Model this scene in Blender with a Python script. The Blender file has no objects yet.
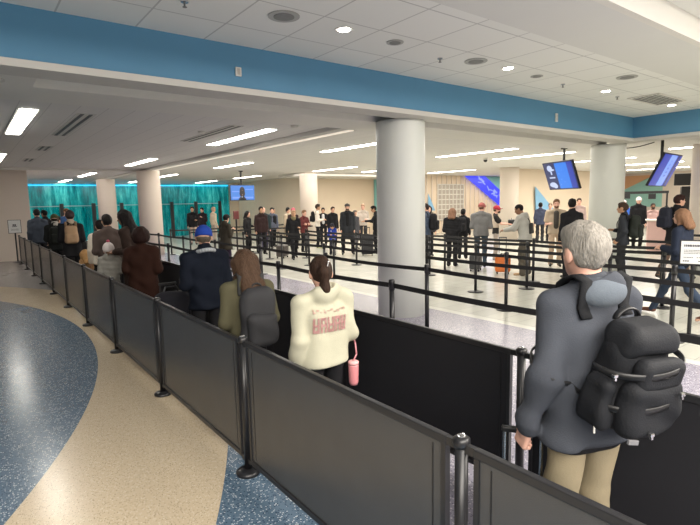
import bpy, bmesh, math, random
import numpy as np
from mathutils import Vector, Matrix
random.seed(4)
SC = bpy.context.scene
COL = SC.collection
R = math.radians

# ------------------------------------------------------------------ camera, world, exposure
def make_camera():
    F, pi_, ya, ro = 504.4, R(6.879), R(37.24), R(-1.185)
    fw = Vector((math.sin(ya)*math.cos(pi_), math.cos(ya)*math.cos(pi_), -math.sin(pi_)))
    rt = Vector((math.cos(ya), -math.sin(ya), 0)); up = rt.cross(fw)
    c, s = math.cos(ro), math.sin(ro)
    rt, up = rt*c + up*s, up*c - rt*s
    cd = bpy.data.cameras.new('camera'); cd.sensor_width = 36; cd.lens = F/700*36
    cd.clip_start = .05; cd.clip_end = 200
    co = bpy.data.objects.new('camera', cd); COL.objects.link(co)
    m = Matrix((rt, up, -fw)).transposed().to_4x4(); m.translation = (0, 0, 1.9)
    co.matrix_world = m
    SC.camera = co
make_camera()
w = bpy.data.worlds.new('world'); SC.world = w; w.use_nodes = True
w.node_tree.nodes['Background'].inputs[0].default_value = (1, .95, .88, 1)
w.node_tree.nodes['Background'].inputs[1].default_value = .3
vs = SC.view_settings
vs.view_transform = 'Standard'; vs.look = 'None'; vs.gamma = 1; vs.use_curve_mapping = False
vs.exposure = 0.98
cy = SC.cycles
cy.use_denoising = True
cy.sample_clamp_indirect = 6
cy.max_bounces = 6; cy.diffuse_bounces = 4; cy.glossy_bounces = 3
cy.caustics_reflective = False; cy.caustics_refractive = False
STRIP_E = 10.0      # luminous ceiling strips
def area(name, loc, size, power, color=(1, .93, .84), rot=(0, 0, 0)):
    l = bpy.data.lights.new(name, 'AREA'); l.shape = 'RECTANGLE'; l.size, l.size_y = size
    l.energy = power; l.color = color
    o = bpy.data.objects.new(name, l); COL.objects.link(o); o.location = loc; o.rotation_euler = rot
    return o
area('hall_fill_light', (-2, -3.5, 4.2), (9, 5), 950)  # unseen area lights put in behind the camera to light the hall
area('hall_fill_light', (7.5, -2.5, 4.2), (8, 5), 800)
area('hall_far_fill', (-3.5, 11, 3.6), (4, 9), 680)  # added off-view fill that brightens the left hall and wall block
area('checkpoint_fill', (11, 10.5, 3.24), (10, 6), 210)  # added area fills that lift the checkpoint beyond its own strip lights
area('checkpoint_fill', (11, 18, 3.24), (10, 6), 210)
area('back_wall_fill', (17, 18.5, 3.24), (5, 5), 110)  # fills added only to brighten the cream walls at the back
area('back_wall_fill', (17.5, 28, 3.24), (4, 6), 110)
area('checkpoint_fill', (22, 9, 3.24), (10, 7), 330)
area('checkpoint_fill', (29, 7, 3.24), (7, 9), 200)
area('checkpoint_fill', (25, 17.4, 3.24), (8, 4), 120)
area('queue_far_light', (4, 26, 3.24), (6, 8), 60)

# ------------------------------------------------------------------ materials
MATS = {}
def nodes_of(name):
    m = bpy.data.materials.new(name); m.use_nodes = True
    nt = m.node_tree; b = nt.nodes['Principled BSDF']
    return m, nt, b
def mat(name, col, rough=.6, var=.08, scale=12, metal=0, bump=0, bscale=60, stretch=None, spec=None, coat=0):
    if name in MATS: return MATS[name]
    m, nt, b = nodes_of(name); N, L = nt.nodes, nt.links
    tc = N.new('ShaderNodeTexCoord'); mp = N.new('ShaderNodeMapping')
    L.new(tc.outputs['Object'], mp.inputs[0])
    if stretch: mp.inputs['Scale'].default_value = stretch
    nz = N.new('ShaderNodeTexNoise'); nz.inputs['Scale'].default_value = scale; nz.inputs['Detail'].default_value = 4
    L.new(mp.outputs[0], nz.inputs['Vector'])
    mx = N.new('ShaderNodeMixRGB'); mx.blend_type = 'MIX'
    mx.inputs[1].default_value = (*[c*(1-var) for c in col], 1)
    mx.inputs[2].default_value = (*[min(1, c*(1+var)) for c in col], 1)
    L.new(nz.outputs[0], mx.inputs[0]); L.new(mx.outputs[0], b.inputs['Base Color'])
    b.inputs['Roughness'].default_value = rough; b.inputs['Metallic'].default_value = metal
    if spec is not None: b.inputs['Specular IOR Level'].default_value = spec
    if coat: b.inputs['Coat Weight'].default_value = coat; b.inputs['Coat Roughness'].default_value = .08
    if bump:
        n2 = N.new('ShaderNodeTexNoise'); n2.inputs['Scale'].default_value = bscale
        L.new(mp.outputs[0], n2.inputs['Vector'])
        bp = N.new('ShaderNodeBump'); bp.inputs['Strength'].default_value = bump; bp.inputs['Distance'].default_value = .01
        L.new(n2.outputs[0], bp.inputs['Height']); L.new(bp.outputs[0], b.inputs['Normal'])
    MATS[name] = m; return m
def emit(name, col, e, base=(.02, .02, .02)):
    if name in MATS: return MATS[name]
    m, nt, b = nodes_of(name)
    b.inputs['Base Color'].default_value = (*base, 1); b.inputs['Roughness'].default_value = .3
    b.inputs['Emission Color'].default_value = (*col, 1); b.inputs['Emission Strength'].default_value = e
    MATS[name] = m; return m
def cloth(col, rough=.85):
    k = 'cloth_%02x%02x%02x' % tuple(int(255*min(1, c)) for c in col)
    return mat(k, col, rough, .14, 9, bump=.25, bscale=180, spec=.2)

def floor_material():
    m, nt, b = nodes_of('terrazzo_floor'); N, L = nt.nodes, nt.links
    tc = N.new('ShaderNodeTexCoord'); sp = N.new('ShaderNodeSeparateXYZ'); L.new(tc.outputs['Object'], sp.inputs[0])
    def math_(op, a, b_=None, c=None):
        n = N.new('ShaderNodeMath'); n.operation = op
        for i, v in enumerate((a, b_, c)):
            if v is None: continue
            if isinstance(v, (int, float)): n.inputs[i].default_value = v
            else: L.new(v, n.inputs[i])
        return n.outputs[0]
    def mix(f, a, c):
        n = N.new('ShaderNodeMixRGB')
        if isinstance(f, float): n.inputs[0].default_value = f
        else: L.new(f, n.inputs[0])
        for i, v in ((1, a), (2, c)):
            if isinstance(v, tuple): n.inputs[i].default_value = (*v, 1)
            else: L.new(v, n.inputs[i])
        return n.outputs[0]
    def chips(scale, base, dark, light, f_d, f_l):
        v = N.new('ShaderNodeTexVoronoi'); v.inputs['Scale'].default_value = scale; L.new(tc.outputs['Object'], v.inputs['Vector'])
        s = N.new('ShaderNodeSeparateColor'); L.new(v.outputs['Color'], s.inputs[0])
        inside = math_('LESS_THAN', v.outputs['Distance'], .42)
        d = math_('MULTIPLY', math_('LESS_THAN', s.outputs[0], f_d), inside)
        l = math_('MULTIPLY', math_('GREATER_THAN', s.outputs[0], 1-f_l), inside)
        return mix(l, mix(d, base, dark), light)
    blue = chips(78, (.105, .165, .235), (.03, .06, .105), (.52, .58, .62), .32, .30)
    cream = chips(110, (.63, .52, .37), (.38, .30, .20), (.76, .68, .54), .26, .2)
    purple = chips(70, (.30, .285, .345), (.15, .14, .2), (.58, .56, .62), .34, .30)
    x, y = sp.outputs[0], sp.outputs[1]
    dx = math_('ADD', x, 8.78); dy = math_('SUBTRACT', y, 8.5)
    r = math_('SQRT', math_('ADD', math_('MULTIPLY', dx, dx), math_('MULTIPLY', dy, dy)))
    inr = math_('LESS_THAN', r, 10.10); out = math_('LESS_THAN', r, 11.38)
    hall = mix(inr, mix(out, blue, cream), blue)
    # beyond the ring the far floor is paler polished terrazzo
    far = math_('MULTIPLY', math_('GREATER_THAN', y, 9.0), math_('SUBTRACT', 1.0, out))
    grey = chips(60, (.36, .34, .34), (.25, .23, .23), (.50, .48, .46), .3, .3)
    hall = mix(far, hall, grey)
    lane = math_('GREATER_THAN', x, 2.0)
    hall = mix(lane, hall, purple)
    # pale checkpoint tiles with thin joints
    bk = N.new('ShaderNodeTexBrick'); bk.offset = 0; L.new(tc.outputs['Object'], bk.inputs['Vector'])
    bk.inputs['Scale'].default_value = 1; bk.inputs['Brick Width'].default_value = .6; bk.inputs['Row Height'].default_value = .3
    bk.inputs['Mortar Size'].default_value = .006
    bk.inputs['Color1'].default_value = (.53, .53, .47, 1); bk.inputs['Color2'].default_value = (.48, .485, .43, 1)
    bk.inputs['Mortar'].default_value = (.36, .37, .34, 1)
    tile = math_('GREATER_THAN', x, 6.55)
    col = mix(tile, hall, bk.outputs[0])
    edge = math_('MULTIPLY', math_('GREATER_THAN', x, 6.4), math_('LESS_THAN', x, 6.55))
    col = mix(edge, col, (.62, .62, .56))
    L.new(col, b.inputs['Base Color'])
    nz = N.new('ShaderNodeTexNoise'); nz.inputs['Scale'].default_value = 2.5; L.new(tc.outputs['Object'], nz.inputs['Vector'])
    L.new(math_('MULTIPLY_ADD', nz.outputs[0], .12, .17), b.inputs['Roughness'])
    return m

def ceiling_tile_material(name, w_, h_, ox, oy, c1, c2, joint, ms=.008):
    m, nt, b = nodes_of(name); N, L = nt.nodes, nt.links
    tc = N.new('ShaderNodeTexCoord'); mp = N.new('ShaderNodeMapping'); mp.inputs['Location'].default_value = (ox, oy, 0)
    L.new(tc.outputs['Object'], mp.inputs[0])
    bk = N.new('ShaderNodeTexBrick'); bk.offset = 0; L.new(mp.outputs[0], bk.inputs['Vector'])
    bk.inputs['Scale'].default_value = 1; bk.inputs['Brick Width'].default_value = w_; bk.inputs['Row Height'].default_value = h_
    bk.inputs['Mortar Size'].default_value = ms; bk.inputs['Bias'].default_value = 0
    bk.inputs['Color1'].default_value = (*c1, 1); bk.inputs['Color2'].default_value = (*c2, 1); bk.inputs['Mortar'].default_value = (*joint, 1)
    L.new(bk.outputs[0], b.inputs['Base Color']); b.inputs['Roughness'].default_value = .85
    nz = N.new('ShaderNodeTexNoise'); nz.inputs['Scale'].default_value = 160; L.new(tc.outputs['Object'], nz.inputs['Vector'])
    bp = N.new('ShaderNodeBump'); bp.inputs['Strength'].default_value = .15; L.new(nz.outputs[0], bp.inputs['Height']); L.new(bp.outputs[0], b.inputs['Normal'])
    return m

def teal_material():
    m, nt, b = nodes_of('backlit_teal_glass'); N, L = nt.nodes, nt.links
    tc = N.new('ShaderNodeTexCoord'); mp = N.new('ShaderNodeMapping'); mp.inputs['Scale'].default_value = (2.2, 2.2, .35)
    L.new(tc.outputs['Object'], mp.inputs[0])
    nz = N.new('ShaderNodeTexNoise'); nz.inputs['Scale'].default_value = 2.2; nz.inputs['Detail'].default_value = 7; nz.inputs['Roughness'].default_value = .7
    L.new(mp.outputs[0], nz.inputs['Vector'])
    cr = N.new('ShaderNodeValToRGB'); L.new(nz.outputs[0], cr.inputs[0])
    e = cr.color_ramp.elements
    e[0].position = .35; e[0].color = (.0, .07, .085, 1); e[1].position = .68; e[1].color = (.05, .42, .40, 1)
    k = cr.color_ramp.elements.new(.5); k.color = (.0, .19, .20, 1)
    L.new(cr.outputs[0], b.inputs['Base Color']); L.new(cr.outputs[0], b.inputs['Emission Color'])
    b.inputs['Emission Strength'].default_value = .30; b.inputs['Roughness'].default_value = .12
    return m

M = dict(
 post=mat('black_metal_post', (.012, .012, .014), .35, .1),
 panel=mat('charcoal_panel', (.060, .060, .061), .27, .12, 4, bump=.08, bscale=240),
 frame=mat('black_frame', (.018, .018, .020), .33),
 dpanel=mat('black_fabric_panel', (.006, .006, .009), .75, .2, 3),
 belt=mat('black_webbing', (.008, .008, .009), .7, bump=.2, bscale=200),
 chrome=mat('brushed_chrome', (.65, .65, .65), .25, .05, metal=1),
 white=mat('white_paint', (.72, .70, .65), .6, .02),
 column=mat('column_paint', (.70, .72, .68), .35, .03, 3),
 cream=mat('cream_wall_paint', (.74, .62, .48), .55, .03, 2),
 pinkwall=mat('pale_wall_paint', (.72, .63, .55), .55, .03, 2),
 blue=mat('blue_fascia_paint', (.095, .265, .43), .55, .06, 2),
 soffit=mat('soffit_paint', (.60, .58, .54), .7, .03, 2),
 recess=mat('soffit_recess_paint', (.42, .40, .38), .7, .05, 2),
 plaster=mat('plaster_ceiling', (.68, .68, .65), .8, .02, 2),
 lamp=emit('lamp_diffuser', (1, .95, .86), 10.0, (.8, .8, .8)),
 down=emit('downlight_lens', (1, .97, .9), 14, (.8, .8, .8)),
 grille=mat('grey_grille', (.22, .22, .21), .7, .2, 30),
 black=mat('black_plastic', (.012, .012, .013), .4),
 paper=mat('white_sign_paper', (.72, .73, .72), .5, .03, 5),
 ink=mat('sign_ink', (.05, .05, .06), .6),
 rubber=mat('black_rubber', (.01, .01, .01), .8),
)

# ------------------------------------------------------------------ mesh helpers
def link(name, me, m, parent=None):
    o = bpy.data.objects.new(name, me); COL.objects.link(o)
    if m is not None: me.materials.append(m)
    if parent is not None: o.parent = parent
    return o
class G:
    def __init__(s): s.bm = bmesh.new()
    def box(s, c, size, rot=None, bev=0):
        mtx = Matrix.Translation(c) @ (rot.to_4x4() if rot else Matrix()) @ Matrix.Diagonal((*size, 1))
        r = bmesh.ops.create_cube(s.bm, size=1, matrix=mtx)
        if bev:
            ed = list({e for v in r['verts'] for e in v.link_edges})
            bmesh.ops.bevel(s.bm, geom=ed, offset=bev, segments=2, affect='EDGES', profile=.6)
        return s
    def cyl(s, a, b, r1, r2=None, seg=16, cap=True):
        a, b = Vector(a), Vector(b); d = b-a
        mtx = Matrix.Translation((a+b)/2) @ d.to_track_quat('Z', 'Y').to_matrix().to_4x4()
        bmesh.ops.create_cone(s.bm, cap_ends=cap, segments=seg, radius1=r1, radius2=r1 if r2 is None else r2, depth=d.length, matrix=mtx)
        return s
    def ball(s, c, r, sc=(1, 1, 1), seg=12):
        bmesh.ops.create_uvsphere(s.bm, u_segments=seg, v_segments=max(6, seg*2//3), radius=r, matrix=Matrix.Translation(c) @ Matrix.Diagonal((*sc, 1)))
        return s
    def tube(s, pts, r, seg=8):
        for a, b in zip(pts[:-1], pts[1:]): s.cyl(a, b, r, seg=seg)
        for p in pts[1:-1]: s.ball(p, r, seg=seg)
        return s
    def poly(s, pts, thick, n):            # flat outline extruded by thick along n
        n = Vector(n).normalized()
        a = [s.bm.verts.new(Vector(p)) for p in pts]; b = [s.bm.verts.new(Vector(p)+n*thick) for p in pts]
        s.bm.faces.new(a); s.bm.faces.new(list(reversed(b)))
        for i in range(len(a)):
            j = (i+1) % len(a); s.bm.faces.new((a[j], a[i], b[i], b[j]))
        return s
    def lathe(s, prof, c=(0, 0, 0), seg=24):
        rings = []
        for r, z in prof:
            rings.append([s.bm.verts.new((c[0]+r*math.cos(2*math.pi*i/seg), c[1]+r*math.sin(2*math.pi*i/seg), c[2]+z)) for i in range(seg)])
        for A, B in zip(rings[:-1], rings[1:]):
            for i in range(seg): s.bm.faces.new((A[i], A[(i+1) % seg], B[(i+1) % seg], B[i]))
        s.bm.faces.new(list(reversed(rings[0]))); s.bm.faces.new(rings[-1])
        return s
    def done(s, name, m, parent=None, smooth=False, off=None):
        if off is not None: bmesh.ops.translate(s.bm, verts=s.bm.verts, vec=-Vector(off))
        bmesh.ops.recalc_face_normals(s.bm, faces=s.bm.faces)
        me = bpy.data.meshes.new(name); s.bm.to_mesh(me); s.bm.free()
        if smooth:
            me.polygons.foreach_set('use_smooth', [True]*len(me.polygons))
        return link(name, me, m, parent)
def tag(o, label=None, cat=None, group=None, kind=None):
    if label: o['label'] = label
    if cat: o['category'] = cat
    if group: o['group'] = group
    if kind: o['kind'] = kind
    return o
def thing(name, label, cat, loc=(0, 0, 0), rz=0, group=None):
    o = bpy.data.objects.new(name, None); COL.objects.link(o); o.empty_display_size = .1
    o.location = loc; o.rotation_euler = (0, 0, rz)
    return tag(o, label, cat, group)
def dup(root, loc, rz=None, label=None, group=None, skip=()):
    r = root.copy(); COL.objects.link(r); r.location = loc
    if rz is not None: r.rotation_euler = (0, 0, rz)
    if label: r['label'] = label
    if group: r['group'] = group
    for ch in list(root.children):
        if ch.name.split('.')[0] in skip: continue
        c = ch.copy(); COL.objects.link(c); c.parent = r
        for g in list(ch.children):
            d = g.copy(); COL.objects.link(d); d.parent = c
    return r
def struct(o): return tag(o, kind='structure')
def sbox(name, lo, hi, m, smooth=False):
    c = [(a+b)/2 for a, b in zip(lo, hi)]; s = [b-a for a, b in zip(lo, hi)]
    return struct(G().box(c, s).done(name, m))
ORD = ['first', 'second', 'third', 'fourth', 'fifth', 'sixth', 'seventh', 'eighth', 'ninth', 'tenth', 'eleventh', 'twelfth', 'thirteenth', 'fourteenth']

# ------------------------------------------------------------------ the setting
sbox('floor', (-14, -12, -.2), (46, 36, 0), floor_material())
metal_c = ceiling_tile_material('metal_ceiling_panels', .36, 3.6, 0, 1.0, (.72, .70, .67), (.70, .68, .655), (.55, .535, .515), .006)
sbox('ceiling_checkpoint', (-6, 7.25, 3.3), (46, 36, 3.45), metal_c)
sbox('ceiling_side', (13.1, -12, 3.3), (46, 7.25, 3.45), metal_c)
tile_c = ceiling_tile_material('acoustic_tiles', .72, .72, -.85+.72, .03, (.80, .80, .765), (.77, .775, .74), (.52, .52, .50), .009)
sbox('ceiling_tiles', (-14, 3.42, 3.72), (12.9, 5.75, 3.85), tile_c)
sbox('ceiling_plaster', (-14, 2.53, 3.72), (12.9, 3.42, 3.86), M['plaster'])
sbox('ceiling_cove_step', (-14, 2.15, 3.98), (12.9, 2.53, 4.12), M['plaster'])
sbox('trim_1', (-14, 2.46, 3.715), (12.9, 2.545, 3.99), M['white'])
sbox('trim_2', (-14, 2.08, 3.972), (12.9, 2.165, 4.4), M['white'])
sbox('ceiling_hall', (-14, -12, 4.4), (12.9, 2.15, 4.5), M['plaster'])
# blue fascia beam and its return
sbox('wall_blue_fascia', (-14, 5.6, 3.24), (12.85, 5.75, 3.9), M['blue'])
sbox('wall_blue_return', (12.7, -12, 3.24), (12.85, 5.6, 3.9), M['blue'])
sbox('trim_3', (-14, 5.56, 3.17), (12.66, 5.95, 3.24), M['soffit'])
sbox('trim_4', (12.66, -12, 3.17), (13.1, 5.95, 3.24), M['soffit'])
g = G().box((-2.65+(-.65), 6.6, 3.235), (8.0, 1.3, .13)).box((6.9, 6.825, 3.235), (12.4, .85, .13))
struct(g.done('ceiling_soffit', M['white']))
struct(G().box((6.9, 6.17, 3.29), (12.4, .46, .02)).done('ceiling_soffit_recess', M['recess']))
# long bulkhead joining the column line, and a cross bulkhead
sbox('ceiling_bulkhead', (5.6, 7.25, 3.22), (5.98, 31.5, 3.31), M['soffit'])
sbox('trim_6', (5.80, 7.6, 3.205), (5.93, 20.0, 3.225), emit('lit_edge_glow', (1, .88, .74), .28, (.7, .66, .6)))  # faint emission paints the lit edge of the bulkhead, not a lamp
sbox('ceiling_bulkhead_cross', (-6, 20.7, 3.22), (5.6, 21.1, 3.31), M['white'])
sbox('ceiling_bulkhead_side', (12.7, 20.0, 3.14), (19.2, 22.5, 3.31), M['soffit'])
# walls
sbox('wall_left_block', (-6, 22, 0), (1.97, 25, 3.3), M['pinkwall'])
sbox('wall_left', (-14.2, -12, 0), (-14, 36, 4.5), M['pinkwall'])
sbox('wall_behind', (-14, -12.2, 0), (46, -12, 4.5), M['pinkwall'])
sbox('wall_far_left', (-14, 29, 0), (2.6, 29.2, 4.5), M['pinkwall'])
sbox('wall_left_header', (-14, 22, 3.3), (-6, 22.2, 4.5), M['pinkwall'])
struct(G().box((8.3, 31.65, 1.6), (11.5, .3, 3.2)).done('wall_teal', teal_material()))
sbox('wall_back', (14.0, 31.5, 0), (24, 31.7, 3.3), M['cream'])
sbox('wall_middle', (14.7, 22.5, 0), (19.3, 22.7, 3.3), M['cream'])
sbox('wall_middle_side', (14.7, 22.7, 0), (14.9, 31.5, 3.3), M['cream'])
sbox('wall_middle_return', (19.1, 20.4, 0), (19.3, 22.5, 3.3), M['cream'])
sbox('wall_panelled', (19.3, 20.2, 0), (30.6, 20.4, 3.3), M['cream'])
g = G()
x = 19.6
while x < 30.5:
    g.box((x, 20.17, 1.65), (.05, .06, 3.3)); x += .42
struct(g.done('trim_5', M['pinkwall']))
sbox('wall_right', (21.1, 14.5, 0), (31.9, 14.7, 3.3), M['cream'])
sbox('wall_right_end', (34, -12, 0), (34.2, 20.4, 3.3), M['pinkwall'])
sbox('wall_far_right', (30.6, 20.2, 0), (34, 20.4, 3.3), M['cream'])
# lit edge along the top of the teal wall
tag(G().box((8.3, 31.42, 3.10), (11.3, .1, .05)).done('light_strip', emit('blue_led_strip', (.02, .36, .75), 1.6)),
    'blue glowing light strip along the top of the teal wall', 'light strip')

# columns
def column_mesh(h=3.17, r=.385):
    return G().lathe([(r+.0, 0), (r, h-.03), (r, h)], seg=40)
cols = [(5.8, 6.2, 3.17), (13.0, 6.3, 3.17), (13.0, 20.2, 3.2), (20.1, 14.2, 3.3), (5.75, 20.2, 3.22), (5.7, 27.2, 3.22), (15.2, 4.75, 3.17)]
for i, (x, y, h) in enumerate(cols):
    c = column_mesh(h, .40 if i in (0, 1) else (.42 if i == 6 else .42)); o = c.done('wall_column', M['column'] if i < 2 else M['pinkwall'], smooth=True); o.location = (x, y, 0); struct(o)

# ------------------------------------------------------------------ ceiling fixtures
def strip_light(length=3.0, wdt=.10):
    t = thing('ceiling_light', 'x', 'ceiling light')
    G().box((0, 0, -.006), (wdt+.03, length+.03, .016)).done('frame', M['white'], t)
    G().box((0, 0, -.018), (wdt, length, .012)).done('diffuser', M['lamp'], t)
    return t
S0 = strip_light()
strips = [(.87, 10.0, 'broad glowing ceiling light nearest the left edge of the picture'),
 (4.77, 10.1, 'long ceiling strip light in front of the two pale left columns'),
 (8.1, 10.3, 'ceiling strip light running up to the big front column from its left'),
 (12.7, 17.7, 'ceiling strip light over the bald man and families, left of front column'),
 (15.4, 17.6, 'short visible ceiling strip beside the front column, above the middle wall'),
 (12.5, 10.1, 'long ceiling strip light right of the big front column'),
 (19.5, 17.2, 'ceiling strip light in front of the panelled wall'),
 (15.2, 9.9, 'long ceiling strip light reaching towards the tilted screen'),
 (4.65, 17.1, 'ceiling strip light directly before the wider left column'),
 (4.4, 30.4, 'small far ceiling strip light above the teal wall, leftmost'),
 (4.4, 24.5, 'ceiling strip light between the two left columns'),
 (7.9, 17.3, 'ceiling strip light right of the wider left column'),
 (12.0, 24.6, 'ceiling strip light above the far television'),
 (15.1, 25.6, 'ceiling strip light behind the far column'),
 (7.8, 24.6, 'ceiling strip light just right of the wider left column, far off'),
 (12.0, 30.2, 'faint far ceiling strip light above the right end of the teal wall'),
 (.9, 17.2, 'ceiling light at the left edge over the pale wall block'),
 (8.0, 30.3, 'tiny far ceiling strip light over the middle of the teal wall'),
 (19.6, 10.0, 'ceiling strip light seen right of the tilted screen'),
 (24.0, 10.0, 'ceiling strip light low behind the right round column'),
 (17.2, 5.0, 'ceiling strip light between right round column and leaning blue screen'),
 (21.5, 5.6, 'bright ceiling strip light behind the leaning blue screen'),
 (26.0, 5.6, 'bright far ceiling strip light left of the leaning blue screen'),
 (31.0, 6.5, 'farthest bright ceiling strip above the service desks'),
 (29.0, 11.5, 'far ceiling strip light above the orange and teal mural')]
for i, (x, y, lab) in enumerate(strips):
    o = S0 if i == 0 else dup(S0, (x, y, 3.3))
    o.location = (x, y, 3.3 if not (5.5 < x < 6.1) else 3.22); o['label'] = lab; o['group'] = 'strip lights in the checkpoint ceiling'
    if i in (0, 16): o.scale = (2.1, .98, 1)
D0 = thing('downlight', 'x', 'ceiling light')
G().lathe([(.085, -.004), (.10, -.006), (.10, 0), (.0, .0)][:3], seg=24).done('trim_ring', M['white'], D0)
G().cyl((0, 0, -.008), (0, 0, -.002), .066, seg=24).done('lens', M['down'], D0)
dl = [(3.39, 4.48, 'round recessed downlight nearest the camera, between the two speakers'), (6.27, 4.48, 'second bright round downlight along the tiled ceiling'),
      (9.08, 4.48, 'third bright round downlight along the tiled ceiling'), (11.67, 4.41, 'farthest round downlight next to the air vent')]
for i, (x, y, lab) in enumerate(dl):
    o = D0 if i == 0 else dup(D0, (x, y, 3.718)); o.location = (x, y, 3.718); o['label'] = lab; o['group'] = 'downlights in the tiled ceiling'
def round_grille(x, y, r, lab, z=3.718):
    t = thing('ceiling_speaker', lab, 'ceiling speaker', (x, y, z), 0, 'round speakers in the tiled ceiling')
    G().cyl((0, 0, -.008), (0, 0, 0), r, seg=28).done('rim', mat('speaker_rim', (.40, .40, .38), .6), t)
    G().cyl((0, 0, -.012), (0, 0, -.002), r*.66, seg=28).done('grille', M['grille'], t)
round_grille(2.67, 4.5, .155, 'large round grey ceiling speaker nearest the camera')
round_grille(5.59, 4.5, .15, 'plain round grey disc in the ceiling past the second downlight')
round_grille(4.14, 4.5, .10, 'small round ceiling speaker between first downlight and sprinkler')
round_grille(7.05, 4.53, .09, 'small round ceiling speaker between second and third downlights')
round_grille(8.32, 3.79, .15, 'far round grey ceiling speaker at the edge of the tiles')
def sprinkler(x, y, z, lab):
    t = thing('sprinkler', lab, 'sprinkler', (x, y, z), 0, 'sprinklers in the tiled ceiling')
    G().cyl((0, 0, -.012), (0, 0, 0), .035).done('escutcheon', M['chrome'], t)
    G().cyl((0, 0, -.05), (0, 0, -.01), .009).cyl((0, 0, -.055), (0, 0, -.05), .02).done('head', M['grille'], t)
sprinkler(5.08, 4.67, 3.72, 'ceiling sprinkler left of the second downlight')
sprinkler(1.75, 4.68, 3.72, 'ceiling sprinkler at the top edge of the picture, left of speakers')
sprinkler(7.9, 4.6, 3.72, 'ceiling sprinkler before the third downlight')
sprinkler(9.75, 4.6, 3.72, 'farthest ceiling sprinkler, by the vent')
t = thing('ceiling_vent', 'rectangular louvred air vent in the far end of the tiled ceiling', 'air vent', (10.7, 4.3, 3.718))
G().box((0, .26, -.01), (1.2, .03, .02)).box((0, -.26, -.01), (1.2, .03, .02)).box((.6, 0, -.01), (.03, .55, .02)).box((-.6, 0, -.01), (.03, .55, .02)).done('frame', M['white'], t)
g = G()
for k in range(7): g.box((0, -.21+.07*k, -.006), (1.17, .022, .012))
g.done('slats', M['grille'], t)
def slot(x, y, l, lab, ry=0):
    t = thing('slot_diffuser', lab, 'air vent', (x, y, 3.298), ry, 'slot vents in the metal ceiling')
    G().box((0, 0, -.004), (.26, l, .008)).done('frame', M['soffit'], t)
    G().box((-.06, 0, -.008), (.05, l-.04, .008)).box((.06, 0, -.008), (.05, l-.04, .008)).done('slots', M['black'], t)
slot(1.62, 10.0, 2.8, 'dark two-slot air diffuser beside the broad left ceiling light')
slot(1.65, 14.0, 1.0, 'short dark air diffuser farther behind the left one')
slot(4.05, 9.9, 2.6, 'long narrow air slot left of the long front ceiling strip')
slot(1.65, 17.5, 1.0, 'farthest short air diffuser near the left wall block')
for x, y, lab in [(3.78, 9.6, 'flat round smoke detector left of the front strip light'), (4.95, 8.1, 'round ceiling disc at the end of the front strip light')]:
    t = thing('smoke_detector', lab, 'smoke detector', (x, y, 3.298)); G().lathe([(.07, 0), (.07, -.02), (.05, -.04)], seg=20).done('housing', M['white'], t)
t = thing('ceiling_speaker', 'pale round disc in the soffit at the far left edge', 'ceiling speaker', (.32, 6.2, 3.168))
G().cyl((0, 0, -.01), (0, 0, 0), .13, seg=28).done('rim', M['soffit'], t)
t = thing('security_camera', 'small black dome camera hanging under the ceiling before the blue diagonal sign', 'camera', (14.6, 11.3, 3.3))
G().cyl((0, 0, -.05), (0, 0, 0), .07).done('mount', M['white'], t); G().ball((0, 0, -.07), .07).done('dome', M['black'], t, True)
# small devices on the blue fascia
def fascia_box(x, z, w_, h_, lab, nm):
    t = thing(nm, lab, 'wall device', (x, 5.6, z), 0, 'small devices on the blue fascia')
    G().box((0, -.012, 0), (w_, .025, h_), bev=.004).done('housing', M['white'], t)
    G().box((0, -.026, 0), (w_*.5, .006, h_*.7)).done('front_plate', mat('beige_plastic', (.5, .47, .42)), t)
fascia_box(2.68, 3.42, .07, .10, 'small pale box on the blue beam, upper left', 'wall_sensor')
fascia_box(9.4, 3.45, .07, .16, 'small pale box on the blue beam, right of the middle', 'wall_sensor')

# ------------------------------------------------------------------ solid barrier panels
def barrier_post(label, group, loc, dark=False):
    t = thing('barrier_post', label, 'barrier post', loc, 0, group)
    G().lathe([(.085, 0), (.085, .018), (.07, .03), (.035, .04)], seg=28).done('base', M['post'], t, True)
    G().cyl((0, 0, .03), (0, 0, .975), .026, seg=20).done('pole', M['post'], t, True)
    G().lathe([(.032, .955), (.034, .965), (.034, .985), (.022, .995)], seg=24).done('cap', M['post'], t, True)
    for s in (-1, 1):
        for z_ in (.955, .10): G().box((0, s*.045, z_), (.022, .05, .034)).done('bracket', M['frame'], t)
    g = G()
    for i in range(14):
        u = i/13*math.pi*1.5; g.cyl((.017*math.cos(u), .012*math.sin(u), .994), (.017*math.cos(u+.36), .012*math.sin(u+.36), .999), .0028, seg=6)
    g.done('cap_emblem', M['chrome'], t)
    return t
def barrier_panel(label, group, loc, length, m, body):
    t = thing('crowd_barrier', label, 'barrier panel', loc, 0, group)
    L_ = length-.14
    G().box((0, 0, .535), (.012, L_-.04, .80)).done('panel', body, t)
    g = G().box((0, 0, .955), (.030, L_, .035), bev=.005).box((0, 0, .115), (.030, L_, .035), bev=.005)
    for s in (-1, 1): g.box((0, s*(L_/2-.012), .535), (.028, .024, .81))
    g.done('frame', m, t)
    for s in (-1, 1): G().box((0, s*(L_/2-.075), .535), (.0165, .006, .76)).done('seam', M['black'], t)
    return t
FX, FY, FD = 1.45, 1.22, 1.93
p0 = barrier_post('x', 'posts of the front barrier', (FX, FY, 0)); q0 = None
for k in range(0, 11):
    y = FY+FD*k
    lab = 'black round post of the front panel barrier, %s post counting from the camera' % ORD[k]
    o = p0 if k == 0 else dup(p0, (FX, y, 0)); o['label'] = lab
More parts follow.
